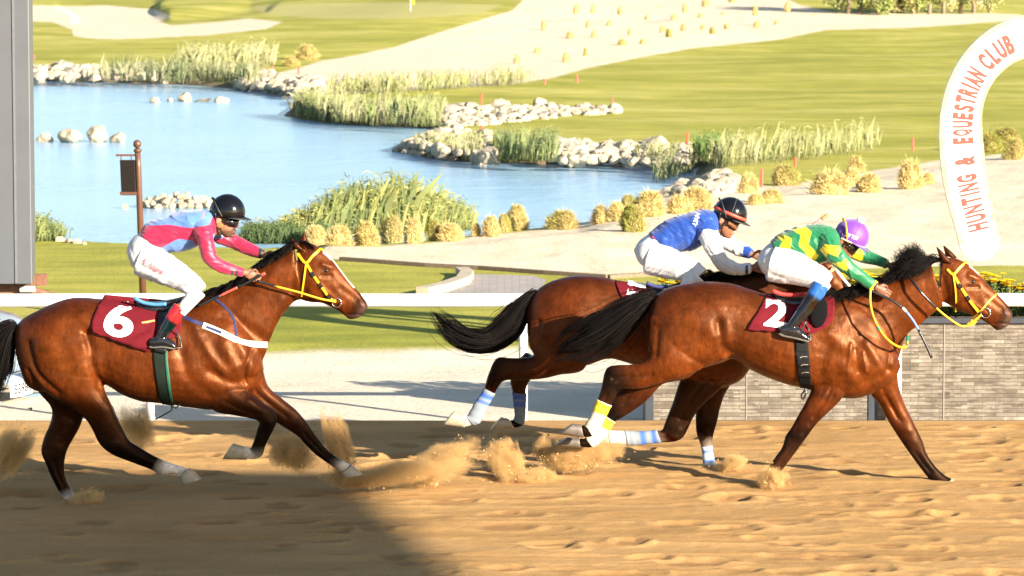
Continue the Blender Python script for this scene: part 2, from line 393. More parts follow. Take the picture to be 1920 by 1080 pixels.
mb = MB(); mb.box(xl-0.08, WY-0.04, ztop, xr, WY+0.64, ztop+0.052); bevel(mb.build('cap', darkm, wall), 0.006)
mb = MB(); mb.box(xl-0.083, WY-0.012, -0.35, xl, WY+0.62, ztop-0.001); bevel(mb.build('corner_trim', darkm, wall), 0.004)
for px in (1400, 1770):
    x = P(px, 700, WY).x; mb = MB(); mb.box(x-0.006, WY-0.006, -0.3, x+0.006, WY+0.01, ztop-0.001); mb.build('joint_strip', mat('grout', (0.20, 0.18, 0.155), 0.8), wall)
x = P(1637, 760, WY).x; mb = MB(); mb.box(x-0.045, WY-0.012, -0.3, x+0.045, WY+0.01, P(1637, 668, WY).z); mb.build('dark_strip', darkm, wall)  # narrow dark upright strip on the wall face, rising from the base
mb = MB(); mb.box(xl+0.03, WY+0.03, ztop+0.012, xr-0.02, WY+0.57, ztop+0.06); mb.build('soil', mat('soil', (0.06, 0.04, 0.025), 0.95, var=0.4), wall)

# flowers in the planter
leafm = mat('flower_leaf', (1, 1, 1), 0.6, vcol=True, var=0.25, nscale=60)
petal = {'yellow': mat('yellow_petal', (0.85, 0.62, 0.01), 0.6, var=0.15, nscale=90), 'red': mat('red_petal', (0.55, 0.015, 0.02), 0.6, var=0.2, nscale=90)}
def flower_meshes(seed, h, kind):
    r = random.Random(seed); lf = MB(); bl = MB()
    for i in range(150):
        a = r.uniform(0, 6.28); d = 0.13*math.sqrt(r.random()); z = h*r.uniform(0.03, 0.8)
        p = Vector((d*math.cos(a), d*math.sin(a), z)); q = Vector((math.cos(a+r.uniform(-1, 1)), math.sin(a), r.uniform(-.2, .8))).normalized()*r.uniform(0.03, 0.06)
        w = q.cross(Vector((r.random(), r.random(), r.random()))).normalized()*0.012
        g = r.uniform(0.6, 1.4); lf.add([p, p+q*0.5+w, p+q, p+q*0.5-w], [(0, 1, 2, 3)], (0.035*g, 0.085*g, 0.012*g))
    for i in range(15):
        a = r.uniform(0, 6.28); d = 0.12*math.sqrt(r.random()); z = h*r.uniform(0.75, 1.02)
        c = Vector((d*math.cos(a), d*math.sin(a), z)); lf.tube([(c.x*0.5, c.y*0.5, 0), c], 0.004, 5, (0.04, 0.09, 0.015))
        n_ = 12; rad = r.uniform(0.040, 0.062)
        for ring in range(3):
            for k in range(n_):
                b = 2*math.pi*k/n_+ring*0.3; up = 0.25+ring*0.35
                dr = Vector((math.cos(b), math.sin(b), up)).normalized()*rad*(1-ring*0.22); t = Vector((-math.sin(b), math.cos(b), 0))*rad*0.34
                bl.add([c, c+dr*0.7+t, c+dr, c+dr*0.7-t], [(0, 1, 2, 3)])
    return lf.mesh('foliage'), bl.mesh('blossoms')
fl_proto = {}
for kind in ('yellow', 'red'):
    for i in range(4): fl_proto[kind, i] = flower_meshes(hash((kind == 'red', i)) % 1000+i, 0.36 if kind == 'yellow' else 0.17, kind)
fr = random.Random(5)
def flower(x, y, kind, i, sc, label, group):
    t = empty('flower_plant', (x, y, ztop+0.058), label, 'flower', group, fr.uniform(0, 6.28)); t.scale = (sc,)*3
    for nm, me, mm in (('foliage', fl_proto[kind, i][0], leafm), ('blossoms', fl_proto[kind, i][1], petal[kind])):
        o = bpy.data.objects.new(nm, me); COL.objects.link(o); o.parent = t
        if not me.materials: me.materials.append(mm)
for k in range(46):
    x = xl+0.2+k*0.155; px = proj(x, WY+0.4, 1.0)[0]
    if px > 2150: break
    flower(x, WY+0.42+fr.uniform(-.06, .06), 'yellow', k % 4, fr.uniform(0.8, 1.05), 'yellow marigold plant in the back row of the planter wall', 'yellow flowers along the planter wall')
for k in range(56):
    x = xl+0.15+k*0.13; px = proj(x, WY+0.15, 1.0)[0]
    if px > 2150: break
    flower(x, WY+0.14+fr.uniform(-.04, .04), 'red', k % 4, fr.uniform(0.7, 1.0), 'low red flowering plant along the front edge of the planter wall', 'red flowers along the planter wall')

# text helper ---------------------------------------------------------------
def text_mesh(txt, size=1.0, offset=0.0, extrude=0.0, shear=0.0, res=4):
    cu = bpy.data.curves.new('t', 'FONT'); cu.body = txt; cu.size = size; cu.offset = offset; cu.extrude = extrude; cu.shear = shear
    cu.align_x = 'CENTER'; cu.align_y = 'CENTER'; cu.resolution_u = res
    o = bpy.data.objects.new('t', cu); COL.objects.link(o)
    dg = bpy.context.evaluated_depsgraph_get(); dg.update(); e = o.evaluated_get(dg); me = bpy.data.meshes.new_from_object(e)
    v = [p.co.copy() for p in me.vertices]; f = [tuple(p.vertices) for p in me.polygons]
    bpy.data.objects.remove(o); bpy.data.curves.remove(cu); bpy.data.meshes.remove(me)
    return v, f
# finish arch ---------------------------------------------------------------
AY = 37.0
cen = [(1837,452),(1829,418),(1818,375),(1809,330),(1804,285),(1802,245),(1803,212),(1811,175),(1828,138),(1852,108),(1884,83),(1925,68),(1970,62)]
wid = [38, 38.5, 40, 41, 41, 40, 38.5, 37.5, 37.5, 38, 38.5, 39, 39]
mx = 2010
cen2 = cen+[(2*mx-a, b) for a, b in reversed(cen)]; wid2 = wid+wid[::-1]
def catmull(pts, n):
    pts = np.asarray(pts, float); m = len(pts); out = []
    p = np.vstack([2*pts[0]-pts[1], pts, 2*pts[-1]-pts[-2]])
    for i in range(m-1):
        a, b, c, d = p[i], p[i+1], p[i+2], p[i+3]
        for t in np.arange(n)/n:
            out.append(0.5*((2*b)+(-a+c)*t+(2*a-5*b+4*c-d)*t*t+(-a+3*b-3*c+d)*t**3))
    out.append(pts[-1]); return np.array(out)
cc = catmull([(a, b, w) for (a, b), w in zip(cen2, wid2)], 6)
c3 = [P(a, b, AY) for a, b, w in cc]; hw = [w/PPM(AY) for w in cc[:, 2]]
arch = empty('finish_arch', (P(mx, 600, AY).x, AY, 0), 'white horseshoe shaped finish arch with red club lettering', 'finish arch')
mb = MB(); n = len(c3); L = []; Rr = []
for i in range(n):
    t = (c3[min(i+1, n-1)]-c3[max(i-1, 0)]).normalized(); nrm = Vector((-t.z, 0, t.x))   # left of travel
    L.append(c3[i]+nrm*hw[i]); Rr.append(c3[i]-nrm*hw[i])
def capround(c, a, b, k=10):
    r = (b-c); up = (c3[0]-c3[1]).normalized() if (c-c3[0]).length < 1e-6 else (c3[-1]-c3[-2]).normalized(); out = []
    for j in range(1, k):
        th = math.pi*j/k; out.append(c+(a-c)*math.cos(th)+up*r.length*math.sin(th)*1.0)
    return out
outline = L+capround(c3[-1], L[-1], Rr[-1])+Rr[::-1]+capround(c3[0], Rr[0], L[0])
m_ = len(outline); nf = n
front = [(p.x, AY, p.z) for p in outline]; back = [(p.x, AY+0.09, p.z) for p in outline]
fs = []
i_L = lambda i: i
i_R = lambda i: n+9+(n-1-i)
for i in range(n-1):
    fs.append((i_L(i), i_R(i), i_R(i+1), i_L(i+1))); fs.append((m_+i_L(i), m_+i_L(i+1), m_+i_R(i+1), m_+i_R(i)))
fs.append(tuple([n-1]+list(range(n, n+9))+[n+9])[::-1]); fs.append(tuple(m_+k for k in [n-1]+list(range(n, n+9))+[n+9]))
tailk = list(range(n+9+n, m_)); base = [n+9+n-1]+tailk+[0]
fs.append(tuple(base)[::-1]); fs.append(tuple(m_+k for k in base))
for i in range(m_): fs.append((i, m_+i, m_+(i+1) % m_, (i+1) % m_))
mb.add(front+back, fs)
amat = mat('arch_board', (0.82, 0.81, 0.78), 0.4, var=0.05, nscale=4, bump=0.1, bscale=5)
mb.build('horseshoe_board', amat, arch)
# worn cream edging strip
mb = MB()
for side, arr in (('o', L), ('i', Rr)):
    mb = MB()
    for i in range(n-1):
        a, b = arr[i], arr[i+1]; ca, cb = c3[i], c3[i+1]; k = 0.045 if side == 'o' else 0.03
        a2 = a+(ca-a).normalized()*k; b2 = b+(cb-b).normalized()*k
        f = [(q.x, AY-0.004, q.z) for q in (a, b, b2, a2)]
        mb.add(f, [(0, 1, 2, 3)] if side == 'i' else [(3, 2, 1, 0)])
    mb.build('edging', mat('cream_edging', (0.50, 0.40, 0.22), 0.6, var=0.4, nscale=9), arch)
for px_ in (3, 9, 15, 21, 27, 33, 40, 47, 55, 62, 69):
    if px_ < n-1:
        mb = MB(); a, b = L[px_], Rr[px_]; t = (c3[px_+1]-c3[px_]).normalized()*.004; f = [(q.x, AY-0.003, q.z) for q in (a-t, b-t, b+t, a+t)]; mb.add(f, [(0, 1, 2, 3)]); mb.build('panel_seam', mat('seam_cream', (0.42, 0.38, 0.28), 0.6, var=.4, nscale=12), arch)
# letters along the curve
arc = np.concatenate([[0], np.cumsum([(c3[i+1]-c3[i]).length for i in range(n-1)])])
def at_arc(s):
    i = int(np.clip(np.searchsorted(arc, s)-1, 0, n-2)); f = (s-arc[i])/(arc[i+1]-arc[i]); return c3[i].lerp(c3[i+1], f), (c3[i+1]-c3[i]).normalized()
mb = MB(); sA = arc[6*0]+0.16; words = [('HUNTING', 0.10, 0.70), ('&', 0.78, 0.89), ('EQUESTRIAN', 1.0, 1.80), ('CLUB', 1.86, 2.26)]
SCL = 1.0
for word, s0, s1 in words:
    wd = {'I': 0.5, '&': 1.15}; tot = sum(wd.get(ch, 1.0) for ch in word); s = s0
    for ch in word:
        adv = (s1-s0)*wd.get(ch, 1.0)/tot; p, t = at_arc(s+adv/2); v, f = text_mesh(ch, 1.0, 0.05)
        xs = [q.x for q in v]; ys = [q.y for q in v]; cw = max(xs)-min(xs); chh = max(ys)-min(ys)
        kx = min(adv*0.84/max(cw, 1e-3), 0.13) if ch != 'I' else 0.11
        ky = 0.205/chh; x0 = (max(xs)+min(xs))/2; y0 = (max(ys)+min(ys))/2
        # along = direction of travel (up the arch), letter tops point to the outside (left)
        up = Vector((-t.z, 0, t.x)); off = -0.02
        mb.add([Vector((p.x, AY-0.006, p.z))+t*((q.x-x0)*kx)+up*((q.y-y0)*ky+off) for q in v], f)
        s += adv
mb.build('lettering', mat('red_letter', (0.70, 0.065, 0.045), 0.5, var=0.06), arch)
# stand outside the picture that carries the arch
for s_ in (-0.2, 0.2):
    xx = P(mx, 600, AY).x+s_; mb = MB(); mb.box(xx-0.05, AY+0.09, -0.1, xx+0.05, AY+0.2, P(mx, 100, AY).z); mb.build('support_post', white, arch)

# grey box trailer at the left edge -----------------------------------------
TY0 = 38.6
tg = mat('trailer_panel', (0.085, 0.09, 0.098), 0.5, var=0.07, nscale=2.5, bump=0.05, bscale=3); rust = mat('rusty_steel', (0.16, 0.075, 0.04), 0.8, var=0.5, nscale=14)
zbx = P(0, 533, TY0).z; xr_ = P(66, 500, TY0).x
tl = empty('box_trailer', (xr_-2.5, TY0+1, -0.05), 'tall grey box trailer with rusty chassis parked behind the rail', 'trailer')
xr_ = P(67, 500, TY0+1.5).x
v = [Vector(q) for q in ((xr_-5, TY0, zbx), (P(60, 500, TY0).x, TY0, zbx), (xr_, TY0+1.5, zbx+0.015), (xr_-5, TY0+2.2, zbx))]
mb = MB(); top = [Vector((q.x, q.y, 5.2)) for q in v]; mb.add(v+top, [(3, 2, 1, 0), (4, 5, 6, 7), (0, 1, 5, 4), (1, 2, 6, 5), (2, 3, 7, 6), (3, 0, 4, 7)])
bevel(mb.build('box', tg, tl), 0.012)
mb = MB()
for px in (28, -160, -340):
    x = P(px, 300, TY0).x; mb.box(x-0.012, TY0-0.012, zbx+0.01, x+0.012, TY0-0.001, 5.19)
mb.build('panel_seam', mat('trailer_seam', (0.12, 0.12, 0.125), 0.5), tl)
mb = MB(); mb.box(xr_-4.8, TY0+0.25, zbx-0.16, xr_+0.10, TY0+0.36, zbx-0.03); mb.box(xr_-4.8, TY0+1.6, zbx-0.16, xr_+0.1, TY0+1.7, zbx-0.03)
mb.box(xr_-0.12, TY0+0.37, zbx-0.2, xr_-0.02, TY0+1.59, zbx-0.04); mb.build('chassis', rust, tl)
mb = MB(); a = Vector((xr_+0.1, TY0+0.3, zbx-0.09)); mb.tube([a, a+Vector((0.35, 0.2, -0.13)), a+Vector((0.75, 0.5, -0.2))], [0.05, 0.045, 0.035], 8); mb.build('drawbar', rust, tl)
mb = MB(); mb.tube([a+Vector((-.1, -.1, 0.02)), a+Vector((0.06, -.1, 0.02))], 0.035, 10); mb.build('coupling', mat('pale_steel', (0.5, 0.45, 0.4), 0.5), tl)
for x in (xr_-3.4, xr_-2.5):
    for y in (TY0+0.15, TY0+1.8):
        mb = MB(); mb.tube([(x, y-0.11, 0.26), (x, y+0.11, 0.26)], 0.38, 24); w_ = mb.build('wheel', mat('tyre', (0.02, 0.02, 0.02), 0.9), tl); bevel(w_, 0.03)
        mb = MB(); mb.tube([(x, y-0.125, 0.26), (x, y+0.125, 0.26)], 0.2, 20); mb.build('rim', mat('pale_steel', (0.5, 0.45, 0.4), 0.5), w_)

def sphere_vf(n=12, m=8):
    v = [Vector((math.sin(math.pi*i/m)*math.cos(2*math.pi*j/n), math.sin(math.pi*i/m)*math.sin(2*math.pi*j/n), math.cos(math.pi*i/m))) for i in range(m+1) for j in range(n)]
    return v, [(i*n+j, (i+1)*n+j, (i+1)*n+(j+1) % n, i*n+(j+1) % n) for i in range(m) for j in range(n)]
# pale saloon car at the left edge -------------------------------------------
CY = 36.3
paint = mat('pale_blue_paint', (0.30, 0.38, 0.46), 0.3, var=0.03, coat=1.0); cx0 = P(64, 720, CY).x
car = empty('parked_car', (cx0-2.2, CY+0.9, -0.12), 'pale silver blue saloon car with its nose at the left edge behind the rail', 'car')
prof = [(0, 0.42), (-0.03, 0.56), (-0.12, 0.70), (-0.35, 0.80), (-0.75, 0.88), (-1.05, 0.93), (-1.75, 1.36), (-2.3, 1.43), (-3.0, 1.40), (-3.65, 1.02), (-4.25, 0.96), (-4.45, 0.7), (-4.45, 0.3), (-3.9, 0.2), (-0.5, 0.17), (-0.1, 0.22)]
mb = MB(); ss = []
def carrow(y, inset, zin):
    return [Vector((cx0-0.0+x+(inset if x > -2.2 else -inset)*-1, y, -0.12+z-(zin*max(0, z-0.9)))) for x, z in prof]
wr = [(CY, 0.22, 0.12), (CY+0.10, 0.10, 0.05), (CY+0.35, 0.03, 0.02), (CY+0.9, 0.0, 0), (CY+1.45, 0.03, 0.02), (CY+1.7, 0.10, 0.05), (CY+1.8, 0.22, 0.12)]
k = len(prof)
for y, ins, zi in wr: ss += carrow(y, ins, zi)
fs = [tuple(range(k)), tuple(range(len(ss)-1, len(ss)-k-1, -1))]
for i in range(len(wr)-1):
    for j in range(k): fs.append((i*k+(j+1) % k, i*k+j, (i+1)*k+j, (i+1)*k+(j+1) % k))
mb.add(ss, fs); cb = mb.build('body', paint, car, True); bevel(cb, 0.03, 3)
glassm = mat('dark_glass', (0.02, 0.03, 0.035), 0.08, var=0.0, coat=1)
mb = MB(); mb.add([(cx0-1.15, CY+0.2, 0.85), (cx0-1.15, CY+1.6, 0.85), (cx0-1.74, CY+1.5, 1.21), (cx0-1.74, CY+0.3, 1.21)], [(0, 1, 2, 3)]); o = mb.build('windscreen', glassm, car); sm = o.modifiers.new('s', 'SOLIDIFY'); sm.thickness = 0.02
mb = MB(); mb.add([(cx0-1.45, CY+0.02, 0.84), (cx0-3.4, CY+0.02, 0.86), (cx0-2.95, CY+0.07, 1.17), (cx0-1.9, CY+0.07, 1.19)], [(0, 1, 2, 3)]); o = mb.build('side_window', glassm, car); sm = o.modifiers.new('s', 'SOLIDIFY'); sm.thickness = 0.03
mb = MB(); mb.box(cx0-0.55, CY-0.012, 0.40, cx0-0.16, CY+0.3, 0.52); bevel(mb.build('headlight', mat('headlight_glass', (0.75, 0.8, 0.85), 0.08, coat=1), car), 0.03)
mb = MB(); mb.tube([(cx0-0.62, CY+0.05, 0.10), (cx0-0.2, CY+0.02, 0.10), (cx0-0.04, CY+0.25, 0.12), (cx0+0.03, CY+0.7, 0.12), (cx0+0.03, CY+1.1, 0.12), (cx0-0.04, CY+1.55, 0.12)], 0.055, 10); mb.build('bumper', paint, car, True)
pzc = P(49, 726, CY+0.3).z; pyc = CY+0.9
mb = MB(); mb.box(cx0+0.02, pyc-0.22, pzc-0.10, cx0+0.05, pyc+0.22, pzc+0.10); pl = mb.build('number_plate', white, car)
v, f = text_mesh('53984', 1.0, 0.01); wv = max(q.x for q in v)-min(q.x for q in v); hv = max(q.y for q in v)-min(q.y for q in v)
mb = MB(); mb.add([(cx0+0.054, pyc+q.x*0.38/wv, pzc-0.025+q.y*0.10/hv) for q in v], f); mb.build('plate_number', mat('ink_black', (0.02, 0.02, 0.025), 0.6), pl)
mb = MB(); mb.box(cx0-0.1, pyc-0.6, pzc-0.23, cx0+0.035, pyc+0.6, pzc-0.15); mb.build('grille', mat('dark_glass', (0, 0, 0)), car)
for sg in (-1, 1):
    mb = MB(); v_, f_ = sphere_vf(); mb.add([(cx0-0.03+q.x*.06, pyc+sg*.5+q.y*.10, pzc-.19+q.z*.035) for q in v_], f_); mb.build('fog_light', mat('headlight_glass', (0.75, 0.8, 0.85), 0.08, coat=1), car, True)
mb = MB(); mb.box(cx0-0.12, pyc-0.8, pzc+0.145, cx0+0.012, pyc+0.8, pzc+0.155); mb.build('bonnet_gap', mat('dark_glass', (0, 0, 0)), car)
for x in (cx0-0.95, cx0-3.6):
    for y in (CY+0.1, CY+1.6):
        mb = MB(); mb.tube([(x, y-0.1, 0.18), (x, y+0.1, 0.18)], 0.31, 24); w_ = mb.build('wheel', mat('tyre', (0.02, 0.02, 0.02), 0.9), car); bevel(w_, 0.03)
        mb = MB(); mb.tube([(x, y-0.115, 0.18), (x, y+0.115, 0.18)], 0.2, 20); mb.build('rim', mat('pale_steel', (0.5, 0.45, 0.4), 0.4), w_)

car.rotation_euler = (0, 0, -0.33); car.location.x -= 0.10; car.location.y += 0.25
# brown sign post --------------------------------------------------------------
brown = mat('brown_paint', (0.10, 0.045, 0.028), 0.4, var=0.1, nscale=10); SY = 43.9
pb = P(271, 600, SY); pt = P(258, 283, SY)
spo = empty('sign_post', (pb.x, SY, gz(pb.x, SY)), 'brown post with ball finial and a small hanging board by the lake', 'sign post')
mb = MB(); zt_ = pt.z
mb.tube([(pb.x, SY, gz(pb.x, SY)-0.3), (pt.x+(pb.x-pt.x)*0.1, SY, zt_-0.2), pt], [0.044, 0.036, 0.034], 16); mb.build('pole', brown, spo, True)
mb = MB(); mb.tube([pt+Vector((0, 0, a)) for a in (-.02, 0, .012, .03)], [0.035, 0.05, 0.05, 0.03], 16); mb.build('collar', brown, spo, True)
mb = MB(); rb = 0.05; mb.tube([pt+Vector((-0.004, 0, 0.03+rb*1.05*(1-math.cos(a)))) for a in np.linspace(0.25, math.pi, 10)], [max(0.002, rb*math.sin(a)) for a in np.linspace(0.25, math.pi, 10)], 16); mb.build('finial', brown, spo, True)
a0 = P(217, 291, SY); a1 = P(256, 291, SY); mb = MB(); mb.box(a0.x, SY-0.012, a0.z-0.012, a1.x, SY+0.012, a0.z+0.012); mb.build('arm', brown, spo)
bm_ = mat('dark_board', (0.010, 0.007, 0.006), 0.5, var=0.15, spec=.2)
q = [P(225, 300, SY), P(253, 300, SY), P(256, 366, SY), P(228, 366, SY)]
mb = MB(); mb.add([(p.x, SY-0.03, p.z) for p in q]+[(p.x, SY+0.03, p.z) for p in q], [(3, 2, 1, 0), (4, 5, 6, 7), (0, 1, 5, 4), (1, 2, 6, 5), (2, 3, 7, 6), (3, 0, 4, 7)]); bevel(mb.build('hanging_board', bm_, spo), 0.006)
mb = MB(); z_ = P(228, 362, SY).z; mb.box(P(227, 362, SY).x-0.01, SY-0.04, z_-0.02, P(256, 362, SY).x+0.01, SY+0.04, z_+0.015); mb.build('board_rail', brown, spo)
for px in (227, 246):
    c_ = P(px, 300, SY); mb = MB(); mb.tube([(c_.x, SY, c_.z), (c_.x, SY, a0.z)], 0.006, 6); mb.build('hanger', darkm, spo)

# kerb stones along the paved path
kerbm = mat('kerb_stone', (0.40, 0.34, 0.25), 0.85, var=0.2, nscale=5)
kb = MB()
def kerb(pts, name, label, km=None, wd=0.05, hh=0.05):
    g = [ground(*p) for p in pts]; mb = MB()
    for a, b in zip(g, g[1:]):
        d = (b-a).normalized(); nn = Vector((-d.y, d.x, 0))*wd
        vs = [a-nn, b-nn, b+nn, a+nn]; mb.add([(q.x, q.y, q.z-0.1) for q in vs]+[(q.x, q.y, q.z+hh) for q in vs], [(3, 2, 1, 0), (4, 5, 6, 7), (0, 1, 5, 4), (1, 2, 6, 5), (2, 3, 7, 6), (3, 0, 4, 7)])
    o = mb.build(name, km or kerbm); tag(o, label, 'kerb')
kerb([(640, 488), (720, 494), (800, 500), (900, 505), (1025, 514)], 'kerb', 'low brown kerb between the sand bank and the paved path', mat('kerb_brown', (0.17, 0.125, 0.08), 0.9, var=.3))
kerb([(1025, 514), (1140, 522), (1260, 515)], 'kerb', 'low grey kerb below the sand behind the middle horse', mat('kerb_brown', (0.17, 0.125, 0.08), 0.9, var=.3))
kerb([(792, 553), (830, 545), (868, 532), (876, 521), (866, 514)], 'kerb', 'curved pale kerb rounding the end of the lawn', None, .09, .1)

# grandstand canopy on the near side, outside the picture: its shade falls on the track
cm = mat('canopy_metal', (0.45, 0.45, 0.45), 0.6)
HC = 8.5
def cast(px, py): g = Z0(px, py); return Vector((g.x+SUNA*HC, g.y-SUNB*HC, HC))
c1 = cast(655, 893); c2 = cast(870, 1085); dr = (c2-c1).normalized(); c3_ = c1+dr*9; c0 = c1+Vector((-14, 0.35, 0)); c4 = c0+Vector((0, -6, 0)); 
can = empty('grandstand', (c1.x, c1.y-2, 0), 'flat grandstand canopy on steel posts standing on the near side of the track', 'grandstand')
mb = MB(); ol = [c0, c1, c3_, Vector((c0.x, c3_.y, HC))]; mb.add(ol+[q+Vector((0, 0, 0.12)) for q in ol], [(0, 1, 2, 3), (7, 6, 5, 4), (0, 4, 5, 1), (1, 5, 6, 2), (2, 6, 7, 3), (3, 7, 4, 0)]); mb.build('roof', cm, can)
for q in (c3_+Vector((-0.4, 0.4, 0)), c3_+Vector((-5, 0.4, 0)), c3_+Vector((-10, 0.4, 0))):
    mb = MB(); mb.tube([(q.x, q.y, -0.1), (q.x, q.y, HC)], 0.12, 12); mb.build('post', cm, can)
# ================================================================== ROCKS, BUSHES, REEDS, STAKES, TREES
def ico(n=2):
    t = (1+5**.5)/2; v = [(-1,t,0),(1,t,0),(-1,-t,0),(1,-t,0),(0,-1,t),(0,1,t),(0,-1,-t),(0,1,-t),(t,0,-1),(t,0,1),(-t,0,-1),(-t,0,1)]
    f = [(0,11,5),(0,5,1),(0,1,7),(0,7,10),(0,10,11),(1,5,9),(5,11,4),(11,10,2),(10,7,6),(7,1,8),(3,9,4),(3,4,2),(3,2,6),(3,6,8),(3,8,9),(4,9,5),(2,4,11),(6,2,10),(8,6,7),(9,8,1)]
    v = [Vector(q).normalized() for q in v]
    for _ in range(n):
        cache = {}; nf = []
        def mid(a, b):
            k = (min(a, b), max(a, b))
            if k not in cache: v.append(((v[a]+v[b])/2).normalized()); cache[k] = len(v)-1
            return cache[k]
        for a, b, c in f:
            x, y, z = mid(a, b), mid(b, c), mid(c, a); nf += [(a, x, z), (b, y, x), (c, z, y), (x, y, z)]
        f = nf
    return v, f
rockm = mat('limestone', (0.40, 0.335, 0.235), 0.9, var=0.28, nscale=3.5, bump=0.5, bscale=9, bdist=0.05)
rockg = mat('grey_limestone', (0.27, 0.24, 0.20), 0.9, var=0.3, nscale=3.5, bump=0.5, bscale=9, bdist=0.05)
IV, IF = ico(2); rocks = []
for s in range(7):
    r = random.Random(s); pl = [(Vector((r.gauss(0, 1), r.gauss(0, 1), r.gauss(0, 1))).normalized(), r.uniform(0.55, 0.9)) for _ in range(9)]
    vs = []
    for q in IV:
        k = min([1.0]+[d/max(q.dot(nn), 1e-3) for nn, d in pl if q.dot(nn) > 0])
        k *= 1+0.08*math.sin(q.x*5+s)*math.sin(q.y*4+s*2); vs.append(q*k)
    mb = MB(); mb.add(vs, IF); rocks.append(mb.mesh('rock_%s' % 'abcdefg'[s]))
IV1, IF1 = ico(1); ROCKV = {me.name: [me.vertices[i].co.copy() for i in range(len(IV1))] for me in rocks}
rr_ = random.Random(77); first = {}
def rock(p, size, label, group=None, m=None, squash=0.75):
    me = rocks[rr_.randrange(7)]
    key = (me.name, m or 'a')
    o = bpy.data.objects.new('rock', me); COL.objects.link(o)
    if not me.materials: me.materials.append(rockm)
    if m: o.material_slots[0].link = 'OBJECT'; o.material_slots[0].material = m
    o.location = p; s = size; o.scale = (s*rr_.uniform(0.85, 1.25), s*rr_.uniform(.8, 1.1), s*squash*rr_.uniform(.85, 1.15)); o.rotation_euler = (rr_.uniform(-.3, .3), rr_.uniform(-.3, .3), rr_.uniform(0, 6.28))
    tag(o, label, 'rock', group); return o
def wrock(px, py, wpx, hpx, label, group=None):
    b = Z0(px, py, WZ); k = PPM(b.y); w = wpx/k/2; h = hpx/k
    o = rock(b+Vector((0, 0, h*0.35)), w, label, group, None, h/w*0.62); return o
G1 = 'boulders standing in the lake'
wrock(85, 266, 40, 21, 'low pale boulder standing in the lake nearest the trailer', G1); wrock(130, 267, 52, 26, 'flat topped boulder, second in the row beside the trailer', G1)
wrock(183, 266, 44, 33, 'tallest pale boulder of the row standing in the lake', G1); wrock(221, 267, 36, 19, 'small low boulder at the right end of the lake row', G1)
G2 = 'rocks of the far lake islet'
wrock(291, 193, 22, 13, 'round rock at the left end of the far islet', G2); wrock(320, 190, 15, 9, 'smallest rock of the far islet', G2)
wrock(347, 190, 32, 19, 'largest peaked rock in the middle of the far islet', G2); wrock(380, 191, 46, 6, 'long flat slab lying between the far islet rocks', G2); wrock(412, 192, 20, 13, 'rounded rock near the right end of the far islet', G2); wrock(424, 192, 12, 9, 'little rock at the right tip of the far islet', G2)
wrock(234, 391, 18, 9, 'lone low rock in the water left of the sign post', 'rocks by the sign post')
for i in range(30):
    x = 272+i*4.1+rr_.uniform(-3, 3); e = 1-abs((x-335)/75)**2; wrock(x, 392-rr_.uniform(0, 3)-(i % 3)*1.0, rr_.uniform(14, 24), rr_.uniform(9, 14), 'pale rock in the heap behind the brown sign post', 'heaped rocks behind the sign post').location.z += (i % 3)*.085*max(0, e)
# stone banks: list of polylines (upper edge, lower edge in the photo), number, size
def bank(up, lo, n, smin, smax, label, group, water_first=True):
    n = int(n*0.68); up = catmull(up, 8); lo = catmull(lo, 8)
    for i in range(n):
        t = rr_.random(); v = rr_.random()
        a = up[int(t*(len(up)-1))]; b = lo[int(t*(len(lo)-1))]; q = a*(1-v)+b*v
        w = Vector(ground_many(np.array([q[0]]), np.array([q[1]]))[0])
        s = rr_.uniform(smin, smax)
        rock(w, s*0.92, label, group, rockg if rr_.random() < 0.3 else None)
    m_ = n*6; t = np.random.default_rng(n).random(m_); v = np.random.default_rng(n+1).random(m_); a = up[(t*(len(up)-1)).astype(int)]; b = lo[(t*(len(lo)-1)).astype(int)]; q = a*(1-v[:, None])+b*v[:, None]; W3 = ground_many(q[:, 0]+0.0, q[:, 1]+0.0); mb = MB()
    for p in W3:
        src = rocks[rr_.randrange(7)]; s = rr_.uniform(smin, smax)*0.6; rt = Matrix.Rotation(rr_.uniform(0, 6.28), 3, 'Z'); mb.add([Vector(p)+rt @ Vector((c_.x*s, c_.y*s, c_.z*s*.75)) for c_ in ROCKV[src.name]], IF1)
    o = mb.build('riprap', rockm); tag(o, 'small loose stones between the larger '+label.split(' ', 1)[1], 'riprap', None, 'stuff')
bank([(62,126),(160,124),(330,132)], [(62,147),(160,148),(330,154)], 60, 0.2, 0.45, 'pale riprap rock on the far lake bank below the fairway', 'riprap under the far fairway')
bank([(450,150),(480,140),(540,146),(610,148)], [(445,163),(490,172),(540,178),(610,180)], 70, 0.22, 0.48, 'grey white riprap rock below the far dune', 'riprap below the far dune')
bank([(820,200),(900,196),(1000,198),(1100,202),(1168,208)], [(820,236),(900,236),(960,230),(1060,220),(1165,213)], 75, 0.16, 0.36, 'white riprap rock in the strip along the inlet', 'riprap along the inlet')
bank([(775,262),(810,250),(850,244),(920,250)], [(745,285),(800,294),(860,300),(940,303)], 55, 0.14, 0.32, 'grey rock on the stony point in the lake', 'rocks of the stony point')
bank([(1040,268),(1120,268),(1210,270),(1300,272)], [(1035,303),(1120,305),(1210,307),(1305,312)], 60, 0.16, 0.36, 'white riprap rock below the near fairway edge', 'riprap below the near fairway')
bank([(1290,345),(1320,334),(1355,330),(1372,338)], [(1195,388),(1240,375),(1290,370),(1370,365)], 40, 0.14, 0.32, 'pale rock on the near lake shore between the straw bushes', 'rocks on the near shore')
for k, (px, py, w_) in enumerate([(112, 446, 22), (130, 449, 18), (145, 450, 20), (158, 452, 14)]):
    g = ground(px, py+6); rock(g, w_/PPM(g.y)/2, 'small pale rock at the lake edge beyond the left lawn', 'small rocks by the left lawn')

